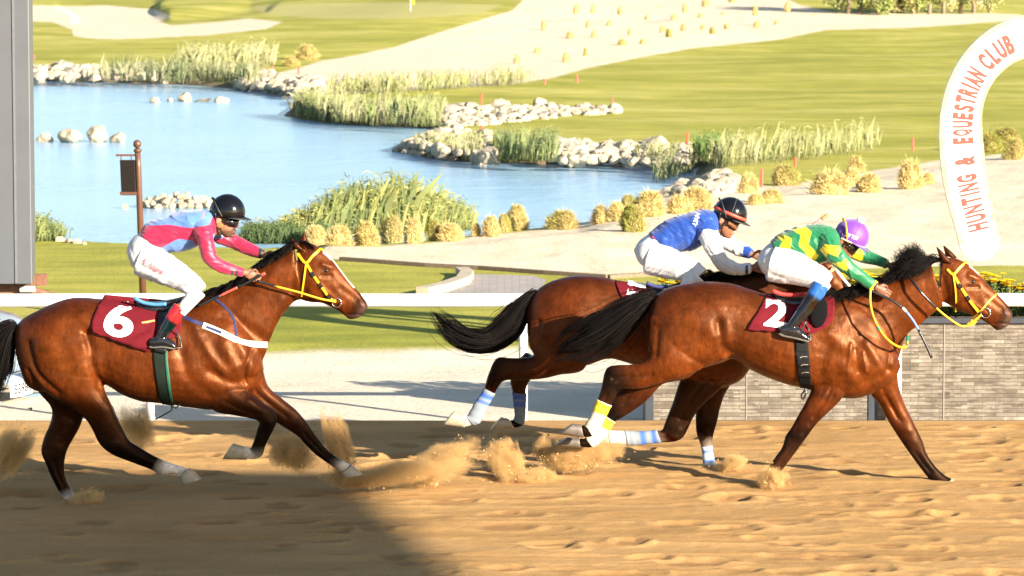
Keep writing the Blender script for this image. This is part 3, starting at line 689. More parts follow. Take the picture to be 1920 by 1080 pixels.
# ---- straw bushes
bushm = mat('straw_leaf', (1, 1, 1), 0.8, vcol=True, var=0.2, nscale=30, spec=0.2)
def bush_mesh(seed, green, n=2600):
    r = np.random.default_rng(seed); mb = MB(); lum = r.uniform(0.85, 1.15)
    # inner dome, so that it is not see-through
    vs = []; 
    prof = lambda z: (np.sqrt(max(0.0, 1-(z/1.0)**1.9)))*(0.72+0.28*min(1, z*4+0.3))
    gp = r.uniform(0, 6.28)
    for i in range(n):
        z = r.random()**0.8; a = r.uniform(0, 2*math.pi); rad = prof(z)*r.uniform(0.70, 1.0)*(1+0.15*math.sin(2*a+seed)+0.12*math.sin(3*a+seed)+0.10*math.sin(5*a+seed*2+z*3)+.08*math.sin(9*z+seed+a))*0.47
        p = Vector((rad*math.cos(a)+.10*z*math.sin(seed*2.1), rad*math.sin(a), z*0.90))
        d = Vector((math.cos(a)*0.5+r.normal(0, .3), math.sin(a)*0.5+r.normal(0, .3), r.uniform(-0.1, 1.2))).normalized()
        l = r.uniform(0.08, 0.24)
        if r.random() < .05: l *= r.uniform(1.4, 2.1); d = (d+Vector((0, 0, .5))).normalized()
        w = d.cross(Vector(r.normal(0, 1, 3))).normalized()*r.uniform(0.006, 0.014)
        g = np.clip(green+.35*math.sin(a+gp)*(.3+green)+r.normal(0, 0.16)+0.15*z-0.1, 0, 1); k = lum*r.uniform(0.5, 1.2)
        c = tuple((np.array((0.68, 0.52, 0.23))*(1-g)+np.array((0.33, 0.34, 0.06))*g)*k)
        mb.add([p-w, p+w, p+d*l*0.6+w*0.8, p+d*l], [(0, 1, 2, 3)], c)
    core = []
    for j in range(7):
        z = j/6*0.86
        for k in range(12):
            a = 2*math.pi*k/12; core.append((prof(z)*0.40*math.cos(a)*(1+0.13*math.sin(2*a+seed)+0.1*math.sin(3*a+seed))+.10*z*math.sin(seed*2.1), prof(z)*0.40*math.sin(a)*(1+0.13*math.sin(2*a+seed)+0.1*math.sin(3*a+seed)), z))
    f = [(j*12+k, j*12+(k+1) % 12, (j+1)*12+(k+1) % 12, (j+1)*12+k) for j in range(6) for k in range(12)]; f.append(tuple(72+k for k in range(12)))
    mb.add(core, f, tuple(np.array((0.42, 0.31, 0.125))*(1-green)+np.array((.15,.15,.03))*green)); return mb.mesh('bush')
bproto = [bush_mesh(i, g) for i, g in enumerate([0.05, 0.22, 0.45, 0.85, 0.1, 0.3])]
small = [bush_mesh(20+i, g, 900) for i, g in enumerate([0.1, 0.2, 0.7, 0.05])]
def bush(px, pyb, wpx, hpx, var, label, group=None, protos=bproto, sink=0.03):
    wpx *= rr_.uniform(.92, 1.18); hpx *= rr_.uniform(.94, 1.12)
    g = Vector(ground_many(np.array([float(px)]), np.array([float(pyb)]))[0]); k = PPM(g.y); me = protos[var]
    o = bpy.data.objects.new('straw_bush', me); COL.objects.link(o)
    if not me.materials: me.materials.append(bushm)
    o.location = g-Vector((0, 0, sink)); w = wpx/k; h = hpx/k; o.scale = (w, w*0.95, h); o.rotation_euler = (0, 0, rr_.uniform(0, 6.28))
    tag(o, label, 'bush', group); return o
GB = 'straw bushes along the near shore'
near = [
 (592,462,46,40,4,'round dry straw bush just right of the bay head with 6'),(635,462,44,42,0,'dense dry straw bush, second from the leading ears of horse 6'),
 (688,462,44,52,1,'narrow straw bush in front of the tall reeds'),(733,458,46,58,2,'greenish straw bush under the highest reeds'),(775,456,42,46,0,'golden straw bush right of the reed middle'),
 (812,452,26,42,3,'small bright green bush between two straw bushes'),(845,452,46,36,4,'low wide straw bush at the right foot of the reeds'),
 (893,443,20,28,4,'smallest straw bush at the waterline left of a pair'),(921,443,38,42,0,'rounded straw bush left of the tall pair at the waterline'),(946,436,24,40,2,'slim straw bush squeezed between two larger ones'),(971,432,42,48,1,'tall pointed straw bush at the waterline'),
 (1052,430,62,36,2,'broad lone straw bush with green heart in front of open water'),(1126,420,32,38,0,'straw bush standing left of a twin on the bare bank'),(1153,416,34,42,4,'straw bush standing right of its twin on the bare bank'),
 (1186,434,52,48,3,'large green tinted bush low on the bank left of the blue vest'),(1215,404,66,50,1,'tall straw bush behind the green tinted one'),(1180,400,34,36,2,'small olive bush tucked behind the bank bushes'),
 (1300,398,64,50,1,'big straw bush just left of the black and red helmet'),(1272,400,42,40,0,'squat straw bush behind the blue vest shoulder'),
 (1404,366,36,42,0,'pale straw bush beside the red stake on the green strip'),(1416,384,28,26,4,'small straw bush low left of a dark one'),(1443,382,42,32,1,'dark shaded straw bush above the black helmet peak'),
 (1475,348,46,38,2,'olive straw bush on the edge of the green strip'),(1558,366,72,50,0,'widest straw bush on the open sand slope'),(1596,350,34,38,4,'upright straw bush behind the widest one'),(1607,322,30,30,1,'highest straw bush near the green strip edge'),
 (1628,360,46,36,1,'straw bush right of the widest one on the slope'),(1706,354,50,54,0,'tall tilted straw bush left of the white arch'),(1740,346,26,24,4,'low straw bush leaning against the tall tilted one'),
 (1899,300,36,44,2,'upright greenish bush seen through the arch opening')]
for a in near: bush(*a, GB)
far = [(1020,54),(1079,24),(1110,22),(1162,24),(1103,50),(1143,46),(1071,70),(1114,68),(1097,102),(1062,114),(1006,97),(968,116),(1163,84),(1204,80),(1180,63),(1237,28),(1262,38),(1283,20),(1211,38),(1311,40),(1316,54),(1355,38),(1375,32),(1244,60),(1254,68),(1279,55),(1335,62),(1362,53),(1417,27),(1418,51),(1457,47),(1478,18),(1527,40),(1324,10),(1370,2)]
for i, (x, y) in enumerate(far): bush(x+rr_.uniform(-2, 2), y+2+rr_.uniform(-1, 1), rr_.uniform(9, 18), rr_.uniform(11, 19), 2 if i in (8, 12, 24, 26) else i % 2*3 if i % 4 else 1, 'small round straw bush dotted on the far pale dune', 'bushes dotted over the far dune', small)
for x, y, w_, h_, lb in ((545,124,36,20,'olive scrub at the left foot of the far dune'),(575,112,46,30,'straw coloured scrub where the far fairway meets the dune'),(1850,285,60,40,'grey green scrub behind the arch opening'),(1885,270,60,34,'hazy grey scrub seen past the arch')): bush(x, y, w_, h_, 1 if x < 1000 else 3, lb)

# ---- reeds (nobody could count the stems: one object each bed)
reedm = mat('reed_leaf', (1, 1, 1), 0.7, vcol=True, var=0.15, nscale=2, spec=0.25)
def reeds(pxs, n, hmin, hmax, g1, g2, name, leaf=4, seed=1, thick=1.0, envelope=None, zoff=0.0, wob=3):
    r = np.random.default_rng(seed); mb = MB(); pts = catmull(pxs, 10)
    c1, c2 = np.array(g1), np.array(g2); cl = vn(np.arange(80)*0.55, np.zeros(80), seed)
    n = int(n*1.7); T_ = r.random(n); Q = pts[(T_*(len(pts)-1)).astype(int)]; qx = Q[:, 0]+r.normal(0, 6, n); qy = Q[:, 1]-r.random(n)*wob; B_ = ground_many(qx, qy)
    for i in range(n):
        t = T_[i]; hs = envelope(t) if envelope else 1.0
        if cl[int(t*79)] < 0.3 and r.random() < 0.75: continue
        b = Vector(B_[i]); h = r.uniform(hmin, hmax)*hs*r.uniform(0.55, 1)*.93; lean = Vector((r.normal(0.02, 0.13), r.normal(0, .12), 1)).normalized()
        u = np.clip(r.normal(0.5, 0.2)+1.3*(cl[int(t*79)]-0.5), 0, 1); c = tuple((c1*(1-u)+c2*u)*r.uniform(0.7, 1.25)); w = 0.0042*thick*r.uniform(0.6, 1.3)
        k = Vector((w, 0, 0)); p1 = b+lean*h*0.6; p2 = b+lean*h+Vector((r.normal(0.03, .09)*h, 0, -.03*h)); y = Vector((0, w, 0))
        mb.add([b-k, b+k, p1+k*0.8, p2, p1-k*0.8], [(0, 1, 2, 3, 4)], c)
        mb.add([b-y, b+y, p1+y*0.8, p2, p1-y*0.8], [(0, 1, 2, 3, 4)], c)
        for j in range(leaf):
            s = r.uniform(0.2, 0.97); p = b.lerp(p2, s); a = r.uniform(0, 6.28); l = h*r.uniform(0.12, 0.3)
            d = Vector((math.cos(a), math.sin(a)*0.6, r.uniform(0.1, 1.0))).normalized(); m_ = p+d*l*0.6; e = p+d*l+Vector((0, 0, -l*0.25)); ww = Vector((0, 0, w*1.5)) if abs(d.z) < 0.6 else Vector((w*1.5, 0, 0))
            cc_ = tuple(np.array(c)*r.uniform(0.75, 1.3)); mb.add([p, m_+ww, e, m_-ww], [(0, 1, 2, 3)], cc_)
    o = mb.build('reed_bed', reedm); tag(o, name, 'reeds', None, 'stuff'); return o
def ground_fast(px, py):
    g = Z0(px, py, 0.0); z = gz(g.x, g.y)
    for _ in range(3):
        z = max(z, WZ-0.02); g = Z0(px, py, z); z = 0.5*z+0.5*max(WZ-0.02, gz(g.x, g.y))
    return g
YG, GR, ST = (0.22, 0.24, 0.085), (0.085, 0.12, 0.045), (0.31, 0.29, 0.155)
DK = (0.045, 0.075, 0.02)
reeds([(470,454),(560,452),(650,448),(760,444),(840,438),(890,432)], 2300, 0.55, 1.12, (0.30, 0.29, 0.085), (0.12, 0.15, 0.05), 'tall bushy green reeds on the near shore', 6, 3, 1.3, lambda t: float(np.interp(t, [0, .12, .22, .31, .43, .55, .69, .79, .9, 1], [.30, .42, .66, .88, 1.1, 1.34, 1.0, .74, .52, .28])), wob=12)
reeds([(455,460),(520,460),(620,458)], 700, 0.2, 0.5, GR, DK, 'dark low reeds behind the mane of horse 6', 7, 4, 1.2, None, wob=8)
reeds([(556,222),(620,231),(700,236),(760,238),(822,240)], 1500, 0.6, 1.2, ST, (0.17, 0.21, 0.06), 'pale upright reeds on the tip between the two inlets', 3, 5, 1.5, None, wob=9)
reeds([(620,180),(700,178),(800,172),(900,165),(1000,158)], 520, 0.5, 1.0, ST, YG, 'sparse pale reeds at the foot of the far dune', 3, 6, 1.6, None, wob=5)
reeds([(190,152),(300,155),(360,157),(430,160),(480,160)], 800, 0.6, 1.25, ST, GR, 'reeds along the far lake bank', 3, 7, 1.9, None, wob=8)
reeds([(340,135),(420,132),(520,125)], 700, 0.8, 1.4, YG, ST, 'thin reeds behind the far bank', 3, 8, 1.9, None, wob=8)
reeds([(800,298),(860,302),(900,304)], 420, 0.4, 0.8, ST, YG, 'thin straw reeds on the stony point', 3, 9, 1.2, None, wob=16)
reeds([(935,304),(990,306),(1040,306)], 700, 0.5, 1.0, YG, GR, 'green reeds right of the stony point', 4, 10, 1.3, None, wob=10)
reeds([(1300,316),(1370,314),(1440,308),(1530,300),(1650,285)], 480, 0.45, 0.95, ST, YG, 'pale see-through reeds along the near fairway edge', 3, 11, 1.2, None, wob=14)
reeds([(1235,345),(1265,335),(1300,325)], 160, 0.35, 0.7, ST, GR, 'few reeds standing in the lake corner', 3, 12, 1.1, None, wob=14)
reeds([(1308,300),(1335,300),(1350,302)], 260, 0.4, 0.75, GR, (0.12, 0.2, 0.04), 'bright green reeds in the lake corner', 6, 13, 1.4, None, wob=10)
reeds([(1195,300),(1230,304),(1262,306)], 160, 0.35, 0.6, YG, ST, 'short reeds among the near riprap', 4, 15, 1.2, None, wob=10)
reeds([(60,455),(80,453),(118,452)], 420, 0.25, 0.62, YG, GR, 'yellow green reeds beside the trailer', 5, 14, 1.1, lambda t: 1.1-0.5*t, wob=8)

# ---- red marker stakes
redm = mat('stake_red', (0.75, 0.07, 0.05), 0.5, var=0.05)
stk = [(64,120,17,'left of the far riprap bank'),(1,0,0,'')][:1]+[(510,136,12,'at the left end of the far dune foot'),(560,140,14,'on the far dune foot'),(695,148,12,'in front of the bare far dune'),(903,197,22,'above the inlet riprap'),(642,192,18,'among the pale reeds'),(728,175,12,'behind the pale reeds'),(903,260,25,'on the stony point'),(934,232,12,'low in the inlet riprap'),(1131,214,12,'at the right end of the inlet riprap'),(1148,206,22,'above the right end of the inlet riprap'),(1081,154,14,'where the dune meets the fairway corner'),(1021,158,10,'left of the fairway corner'),(973,150,12,'in reeds below the dune'),(1289,274,26,'at the edge above the near riprap'),(1428,350,34,'on the green strip between straw bushes'),(1491,312,16,'at the top of the green strip'),(1632,262,16,'in the pale reeds near the arch'),(1711,282,24,'by the dark hollow left of the arch')]
for x, y, h_, lb in stk:
    g = ground(x, y); k = PPM(g.y); mb = MB(); hh = h_/k; w_ = 0.045 if y > 180 else 0.07
    mb.tube([(0, 0, -0.15), (0, 0, hh*0.96), (0, 0, hh)], [w_/2*1.1, w_/2*1.1, w_/2*0.6], 8); o = mb.build('marker_stake', redm); o.location = g
    tag(o, 'thin red marker stake '+lb, 'stake', 'red marker stakes around the lake')
# flag on the green
g = ground(770, 22); fl = empty('golf_flag', g, 'yellow golf flag on a thin pole on the far green', 'flag'); k = PPM(g.y)
mb = MB(); mb.tube([g-Vector((0, 0, .1)), g+Vector((0, 0, 2.1))], 0.02, 6); mb.build('pole', white, fl)
mb = MB(); mb.box(g.x, g.y-0.01, g.z+14/k, g.x+0.22, g.y+0.01, g.z+2.05); mb.build('pennant', mat('flag_yellow', (0.8, 0.6, 0.02), 0.6), fl)

# ---- far trees top right
barkm = mat('bark', (0.22, 0.17, 0.11), 0.9, var=0.3, nscale=6); tleaf = mat('tree_leaf', (1, 1, 1), 0.7, vcol=True, var=0.15, nscale=1.5)
def tree(px, py, h, green, label, seed):
    r = np.random.default_rng(seed); g = ground(px, py); t = empty('shade_tree', g, label, 'tree', 'trees beyond the far fairway')
    mb = MB(); top = g+Vector((r.normal(0, .3), 0, h*0.55)); mb.tube([g-Vector((0, 0, .3)), g+Vector((0.05, 0, h*0.25)), top], [0.14, 0.11, 0.06], 8)
    tips = []
    for i in range(6):
        a = i*1.05+r.random(); e = top+Vector((math.cos(a)*h*0.32, math.sin(a)*h*0.3, h*r.uniform(0.02, 0.3))); b0 = g.lerp(top, r.uniform(0.5, 0.95)); mb.tube([b0, (b0+e)/2+Vector((0, 0, 0.1)), e], [0.05, 0.035, 0.015], 6); tips.append(e)
    mb.build('trunk', barkm, t, True)
    mb = MB(); cls = tips+[top+Vector(r.normal(0, h*0.16, 3)) for _ in range(9)]+[g+Vector((r.normal(0, h*.22), r.normal(0, .3), h*r.uniform(0.15, .35))) for _ in range(3)]
    for c in cls:
        for j in range(130):
            d = Vector(r.normal(0, 1, 3)); d = d.normalized()*(abs(r.normal(0, 1))**0.5)*h*0.13; p = c+d; w = Vector(r.normal(0, 1, 3)).normalized()*0.10; u = w.cross(Vector(r.normal(0, 1, 3))).normalized()*0.05; k_ = r.uniform(0.6, 1.4)
            mb.add([p-w, p+u, p+w, p-u], [(0, 1, 2, 3)], tuple(np.array(green)*k_))
    mb.build('crown', tleaf, t)
TG = [(0.20, 0.22, 0.07), (0.36, 0.34, 0.12), (0.24, 0.28, 0.07), (0.46, 0.40, 0.20)]
for i, (x, y) in enumerate([(1590,24),(1612,22),(1645,26),(1662,24),(1690,22),(1712,24),(1742,25),(1768,24),(1800,24),(1825,22),(1855,20)]):
    lb = ['leftmost tree of the row beyond the far fairway', 'second tree in the far row, close to the leftmost', 'pale trunked tree left in the far row', 'small tree beside the pale trunk in the far row', 'dark green tree in the left middle of the far row', 'middle tree of the far row with pale trunk', 'yellowish tree right of the middle of the far row', 'dark trunked tree in the right half of the far row', 'bright green tree near the right end of the far row', 'low broad tree near the arch in the far row', 'rightmost tree of the far row above the arch'][i]
    tree(x, y+2, 2.6+0.9*rr_.random(), TG[i % 4], lb, 100+i)
# ================================================================== BODY BUILDING TOOLS
class Lump:
    """overlapping closed lofts that become one continuous skin"""
    def __init__(s): s.mb = MB()
    def ring_loft(s, rings, cols):
        k = len(rings[0]); vs = []; cs = []; fs = []
        for r, c in zip(rings, cols): vs += r; cs += [tuple(c)]*k
        m = len(rings)
        for i in range(m-1):
            for j in range(k): fs.append((i*k+j, i*k+(j+1) % k, (i+1)*k+(j+1) % k, (i+1)*k+j))
        c0 = sum((Vector(p) for p in rings[0]), Vector())/k; c1 = sum((Vector(p) for p in rings[-1]), Vector())/k
        vs += [c0, c1]; cs += [tuple(cols[0]), tuple(cols[-1])]; a, b = m*k, m*k+1
        for j in range(k): fs.append((a, (j+1) % k, j)); fs.append((b, (m-1)*k+j, (m-1)*k+(j+1) % k))
        s.mb.add(vs, fs, cs)
    def outline(s, secs, Y, col, n=20, sub=5, e=0.9, low=0.0):
        """secs: (edge1 px,py, edge2 px,py, half width m, lateral offset m[, colour]) drawn in the side view"""
        arr = np.array([[q[0], q[1], q[2], q[3], q[4], q[5] if len(q) > 5 else 0]+list(q[6] if len(q) > 6 else col) for q in secs], float)
        a = catmull(arr, sub); rings = []; cols = []
        for q in a:
            yo = q[5]; A = P(q[0], q[1], Y+yo); B = P(q[2], q[3], Y+yo); m = (A+B)/2; h = (A-B)/2; r = []
            for j in range(n):
                t = 2*math.pi*j/n; c, s_ = math.cos(t), math.sin(t)
                c2 = math.copysign(abs(c)**e, c); s2 = math.copysign(abs(s_)**e, s_)
                r.append(m+h*c2+Vector((0, max(0.004, q[4])*s2*(1-low*c2), 0)))
            rings.append(r); cols.append(np.clip(q[6:9], 0, 1))
        s.ring_loft(rings, cols)
    def tube(s, nodes, Y, col, n=16, sub=5):
        """nodes: (px,py,width px,lateral half width m,lateral offset m[,colour])"""
        arr = np.array([list(q[:5])+list(q[5] if len(q) > 5 else col) for q in nodes], float); a = catmull(arr, sub); rings = []; cols = []; m = len(a)
        pts = [P(q[0], q[1], Y+q[4]) for q in a]
        for i, q in enumerate(a):
            t = (pts[min(i+1, m-1)]-pts[max(i-1, 0)]).normalized()
            u = Vector((-t.z, 0, t.x)); u = u.normalized() if u.length > 1e-6 else Vector((1, 0, 0)); w = t.cross(u).normalized(); hwid = q[2]/2/PPM(Y+q[4])
            rings.append([pts[i]+u*(max(0.003, hwid)*math.cos(2*math.pi*j/n))+w*(max(0.003, q[3])*math.sin(2*math.pi*j/n)) for j in range(n)]); cols.append(np.clip(q[5:8], 0, 1))
        s.ring_loft(rings, cols)
    def ellipsoid(s, c, ax, col, rot=None, n=2):
        v, f = ico(n); vs = []
        for q in v:
            p = Vector((q.x*ax[0], q.y*ax[1], q.z*ax[2])); p = rot @ p if rot else p; vs.append(Vector(c)+p)
        s.mb.add(vs, f, tuple(col))
    def raw(s, vs, fs, col): s.mb.add(vs, fs, tuple(col))
    def skin(s, name, voxel, smooth=4, colsmooth=2, keepcol=True):
        me = bpy.data.meshes.new(name); me.from_pydata(s.mb.v, [], s.mb.f); me.update()
        o = bpy.data.objects.new(name, me); COL.objects.link(o)
        bpy.context.view_layer.update()
        rm = o.modifiers.new('r', 'REMESH'); rm.mode = 'VOXEL'; rm.voxel_size = voxel; rm.adaptivity = 0
        sm = o.modifiers.new('s', 'SMOOTH'); sm.factor = 0.5; sm.iterations = smooth
        dg = bpy.context.evaluated_depsgraph_get(); dg.update()
        m2 = bpy.data.meshes.new_from_object(o.evaluated_get(dg)); m2.name = name
        bpy.data.objects.remove(o); bpy.data.meshes.remove(me)
        m2.polygons.foreach_set('use_smooth', np.ones(len(m2.polygons), bool))
        if keepcol:
            src = np.array(s.mb.v); kd = KDTree(len(src))
            for i, p in enumerate(s.mb.v): kd.insert(p, i)
            kd.balance(); co = co_of(m2); idx = np.array([kd.find(p)[1] for p in co]); c = np.array(s.mb.c, float)[idx]
            for _ in range(colsmooth): c = nbr_avg(m2, c)
            m2['_c'] = 0; COLS[m2.name] = c
        return m2
COLS = {}
def edges_of(me):
    e = np.empty(len(me.edges)*2, np.int32); me.edges.foreach_get('vertices', e); return e.reshape(-1, 2)
def nbr_avg(me, c, w=0.6):
    e = edges_of(me); s_ = np.zeros_like(c); n = np.zeros(len(c))
    np.add.at(s_, e[:, 0], c[e[:, 1]]); np.add.at(s_, e[:, 1], c[e[:, 0]]); np.add.at(n, e[:, 0], 1); np.add.at(n, e[:, 1], 1)
    n = np.maximum(n, 1); a = s_/(n[:, None] if c.ndim > 1 else n)
    return c*(1-w)+a*w
def normals_of(me):
    a = np.empty(len(me.vertices)*3); me.vertices.foreach_get('normal', a); return a.reshape(-1, 3)
def pxof(co, Y):
    """side-view pixel of body points, as seen when flattened into the plane at depth Y"""
    return proj(co[:, 0]*1.0, np.full(len(co), Y), co[:, 2])
def dist_line(x, y, pts):
    pts = catmull(pts, 4) if len(pts) > 2 else np.array(pts, float); d = np.full(x.shape, 1e9)
    for (ax, ay), (bx, by) in zip(pts[:-1], pts[1:]):
        ex, ey = bx-ax, by-ay; t = np.clip(((x-ax)*ex+(y-ay)*ey)/(ex*ex+ey*ey+1e-9), 0, 1); d = np.minimum(d, np.hypot(x-ax-t*ex, y-ay-t*ey))
    return d
def sculpt(me, Y, strokes, side=True):
    """strokes: (points px, radius px, height m) raise or cut the surface along its normal, on both flanks"""
    co = co_of(me); nr = normals_of(me); x, y = pxof(co, Y); w = np.clip((np.abs(nr[:, 1])-0.15)/0.4, 0, 1) if side else 1.0; dsp = np.zeros(len(co))
    for st in strokes:
        pts, rad, h = st[:3]; d = dist_line(x, y, pts) if len(pts) > 1 else np.hypot(x-pts[0][0], y-pts[0][1])
        m = np.exp(-(d/rad)**2)
        if len(st) > 3: m = m*((co[:, 1] < Y) if st[3] < 0 else (co[:, 1] > Y))
        dsp += m*h
    co = co+nr*(dsp*w)[:, None]; me.vertices.foreach_set('co', co.ravel()); me.update()
def wrinkle(me, amp, sx, sz, seed, ang=0.0, where=None):
    co = co_of(me); nr = normals_of(me); ca, sa = math.cos(ang), math.sin(ang); u = co[:, 0]*ca+co[:, 2]*sa; v = -co[:, 0]*sa+co[:, 2]*ca
    n1 = vn(u*sx+co[:, 1]*3, v*sz+co[:, 1]*5, seed); rid = 1-np.abs(2*n1-1); n2 = fbm(u*sx*2, v*sz*2+co[:, 1]*6, seed+9, 3)
    d = amp*(rid**2-0.35+0.8*n2)
    if where is not None: d = d*where
    me.vertices.foreach_set('co', (co+nr*d[:, None]).ravel()); me.update()
def bvh_of(me):
    return BVHTree.FromPolygons([v.co for v in me.vertices], [tuple(p.vertices) for p in me.polygons])
def onto(bvh, px, py, Y, off=0.004, far=False, fallback=None):
    """the surface point that lies at this place of the side view, near flank or far flank"""
    q = P(px, py, Y); d = -1 if far else 1
    h = bvh.ray_cast(Vector((q.x, Y-2*d, q.z)), Vector((0, d, 0)))
    if h[0] is None:
        n = bvh.find_nearest(q)
        if n[0] is None: return q
        p = n[0]; dirv = Vector((q.x-p.x, 0, q.z-p.z)); 
        return Vector((q.x, p.y-d*off*0.5, q.z)) if dirv.length < 0.05 else Vector((q.x, p.y-d*0.03, q.z))
    return Vector((h[0].x, h[0].y-d*off, h[0].z))
def strap(mb, bvh, pts, w, Y, off=0.004, both=True, thick=0.004, col=None, sub=6):
    pa = catmull(pts, sub)
    for far in ((False, True) if both else (False,)):
        c = [onto(bvh, a, b, Y, off, far) for a, b in pa]; ys = np.array([p.y for p in c])
        if len(ys) > 4:
            ys2 = ys.copy(); ys2[1:-1] = (ys[:-2]+ys[1:-1]+ys[2:])/3; c = [Vector((p.x, y, p.z)) for p, y in zip(c, ys2)]
        m = len(c); vs = []; fs = []; sgn = 1 if far else -1
        for i in range(m):
            t = (c[min(i+1, m-1)]-c[max(i-1, 0)]).normalized(); u = Vector((-t.z, 0, t.x)); u = u.normalized() if u.length > 1e-5 else Vector((0, 0, 1))
            o = Vector((0, sgn*thick, 0)); vs += [c[i]-u*w/2, c[i]+u*w/2, c[i]+u*w/2+o, c[i]-u*w/2+o]
        for i in range(m-1):
            for k in range(4): fs.append((i*4+k, i*4+(k+1) % 4, i*4+4+(k+1) % 4, i*4+4+k))
        fs += [(3, 2, 1, 0), tuple((m-1)*4+k for k in range(4))]; mb.add(vs, fs, col)
def patch(bvh, left, right, Y, nu=24, nv=24, off=0.008, both=True, seed=0, amp=0.006, colfn=None, edge_amp=0.0):
    """cloth laid on the flank between two edges drawn in the side view (both run from top to bottom)"""
    mb = MB(); L = catmull(left, 8); Rr = catmull(right, 8)
    for far in ((False, True) if both else (False,)):
        G = []; ys = np.zeros((nv+1, nu+1)); pos = [[None]*(nu+1) for _ in range(nv+1)]
        for j in range(nv+1):
            l = L[int(round(j/nv*(len(L)-1)))]; r = Rr[int(round(j/nv*(len(Rr)-1)))]
            for i in range(nu+1):
                q = l*(1-i/nu)+r*(i/nu); q = q+np.array((0, edge_amp*math.sin(i*0.9+seed)*(j/nv)**3))
                p = onto(bvh, q[0], q[1], Y, off, far); pos[j][i] = p; ys[j, i] = p.y
        for _ in range(3):
            y2 = ys.copy(); y2[1:-1, 1:-1] = (ys[:-2, 1:-1]+ys[2:, 1:-1]+ys[1:-1, :-2]+ys[1:-1, 2:]+ys[1:-1, 1:-1]*2)/6
            ys = np.minimum(y2, ys) if not far else np.maximum(y2, ys)
        uu, vv = np.meshgrid(np.arange(nu+1)/nu, np.arange(nv+1)/nv); wr = amp*(1-np.abs(2*vn(uu*5+seed, vv*3+uu*3, seed)-1))*(0.2+vv)
        ys = ys-wr if not far else ys+wr
        vs = [Vector((pos[j][i].x, ys[j, i], pos[j][i].z)) for j in range(nv+1) for i in range(nu+1)]
        fs = [(j*(nu+1)+i, (j+1)*(nu+1)+i, (j+1)*(nu+1)+i+1, j*(nu+1)+i+1) for j in range(nv) for i in range(nu)]
        if far: fs = [f[::-1] for f in fs]
        mb.add(vs, fs)
    return mb
def solid(o, t=0.004):
    m = o.modifiers.new('thickness', 'SOLIDIFY'); m.thickness = t; m.offset = 1; return o
def decal(txt, bvh, cx, cy, wpx, hpx, ang, Y, off=0.003, bold=0.03, shear=0.0, both=False, sub=1):
    """lettering that follows the surface"""
    v, f = text_mesh(txt, 1.0, bold, 0, shear, 6); xs = [q.x for q in v]; ys = [q.y for q in v]
    x0, x1, y0, y1 = min(xs), max(xs), min(ys), max(ys); ca, sa = math.cos(ang), math.sin(ang); mb = MB()
    import bmesh
    bm = bmesh.new(); bv = [bm.verts.new(q) for q in v]
    for q in f:
        try: bm.faces.new([bv[i] for i in q])
        except ValueError: pass
    bmesh.ops.triangulate(bm, faces=bm.faces[:])
    if sub: bmesh.ops.subdivide_edges(bm, edges=[e for e in bm.edges if e.calc_length() > 0.12], cuts=2, use_grid_fill=True); bmesh.ops.triangulate(bm, faces=bm.faces[:])
    bm.verts.ensure_lookup_table(); bm.verts.index_update()
    v = [q.co.copy() for q in bm.verts]; f = [tuple(a.index for a in q.verts) for q in bm.faces]; bm.free()
    pts = []
    for q in v:
        a = ((q.x-x0)/(x1-x0)-0.5)*wpx; b = -((q.y-y0)/(y1-y0)-0.5)*hpx
        pts.append(onto(bvh, cx+a*ca-b*sa, cy+a*sa+b*ca, Y, off))
    mb.add(pts, f); return mb
def strands(mb, guide, n, Y, r, yspread=0.05, thick=0.0028, t0=(0, 0.3), t1=(0.6, 1.0), col=(0.006, 0.0045, 0.004), curl=4, seg=12, yo=0.0, colvar=0.6):
    """hair that follows a guide drawn in the side view: (px,py,half width px)"""
    g = catmull(guide, 10); m = len(g); k = PPM(Y)
    nc = 46; CO = np.clip(r.normal(0, 0.5, nc), -1.2, 1.2); CY = r.normal(0, yspread, nc); CP = r.uniform(0, 6.28, nc); CC = r.normal(0, curl*1.6, nc); CT = r.uniform(*t1, nc)
    for i in range(n):
        q_ = r.integers(nc); fly = r.random() < 0.06
        a = r.uniform(*t0); b = CT[q_]*r.uniform(0.82, 1.06)
        if b < a+0.1: b = a+0.1
        o = CO[q_]+r.normal(0, 0.11 if not fly else 0.5); dy = CY[q_]+r.normal(0, yspread*.25); ph = CP[q_]+r.normal(0, .25); cu = CC[q_]+r.normal(0, curl*(.35 if not fly else 2.5)); pts = []
        for j in range(seg+1):
            t = a+(b-a)*j/seg; x = t*(m-1); i0 = int(min(x, m-2)); q = g[i0]*(1-(x-i0))+g[i0+1]*(x-i0); d = g[i0+1]-g[i0]; l = math.hypot(d[0], d[1])+1e-6
            nx, ny = -d[1]/l, d[0]/l; w = o*q[2]+cu*math.sin(ph+t*5)*t*t
            pts.append(P(q[0]+nx*w, q[1]+ny*w, Y+yo+dy*min(1, 0.25+t*1.2)))
        rad = [thick*(1-0.75*(j/seg)**1.5) for j in range(seg+1)]; cv = r.uniform(1-colvar, 1+colvar)
        mb.tube(pts, rad, 3, tuple(np.array(col)*cv))
def free_strand(mb, pts, thick, col, r):
    m = len(pts); mb.tube(pts, [thick*(1-0.8*(i/(m-1))**1.5) for i in range(m)], 3, col)
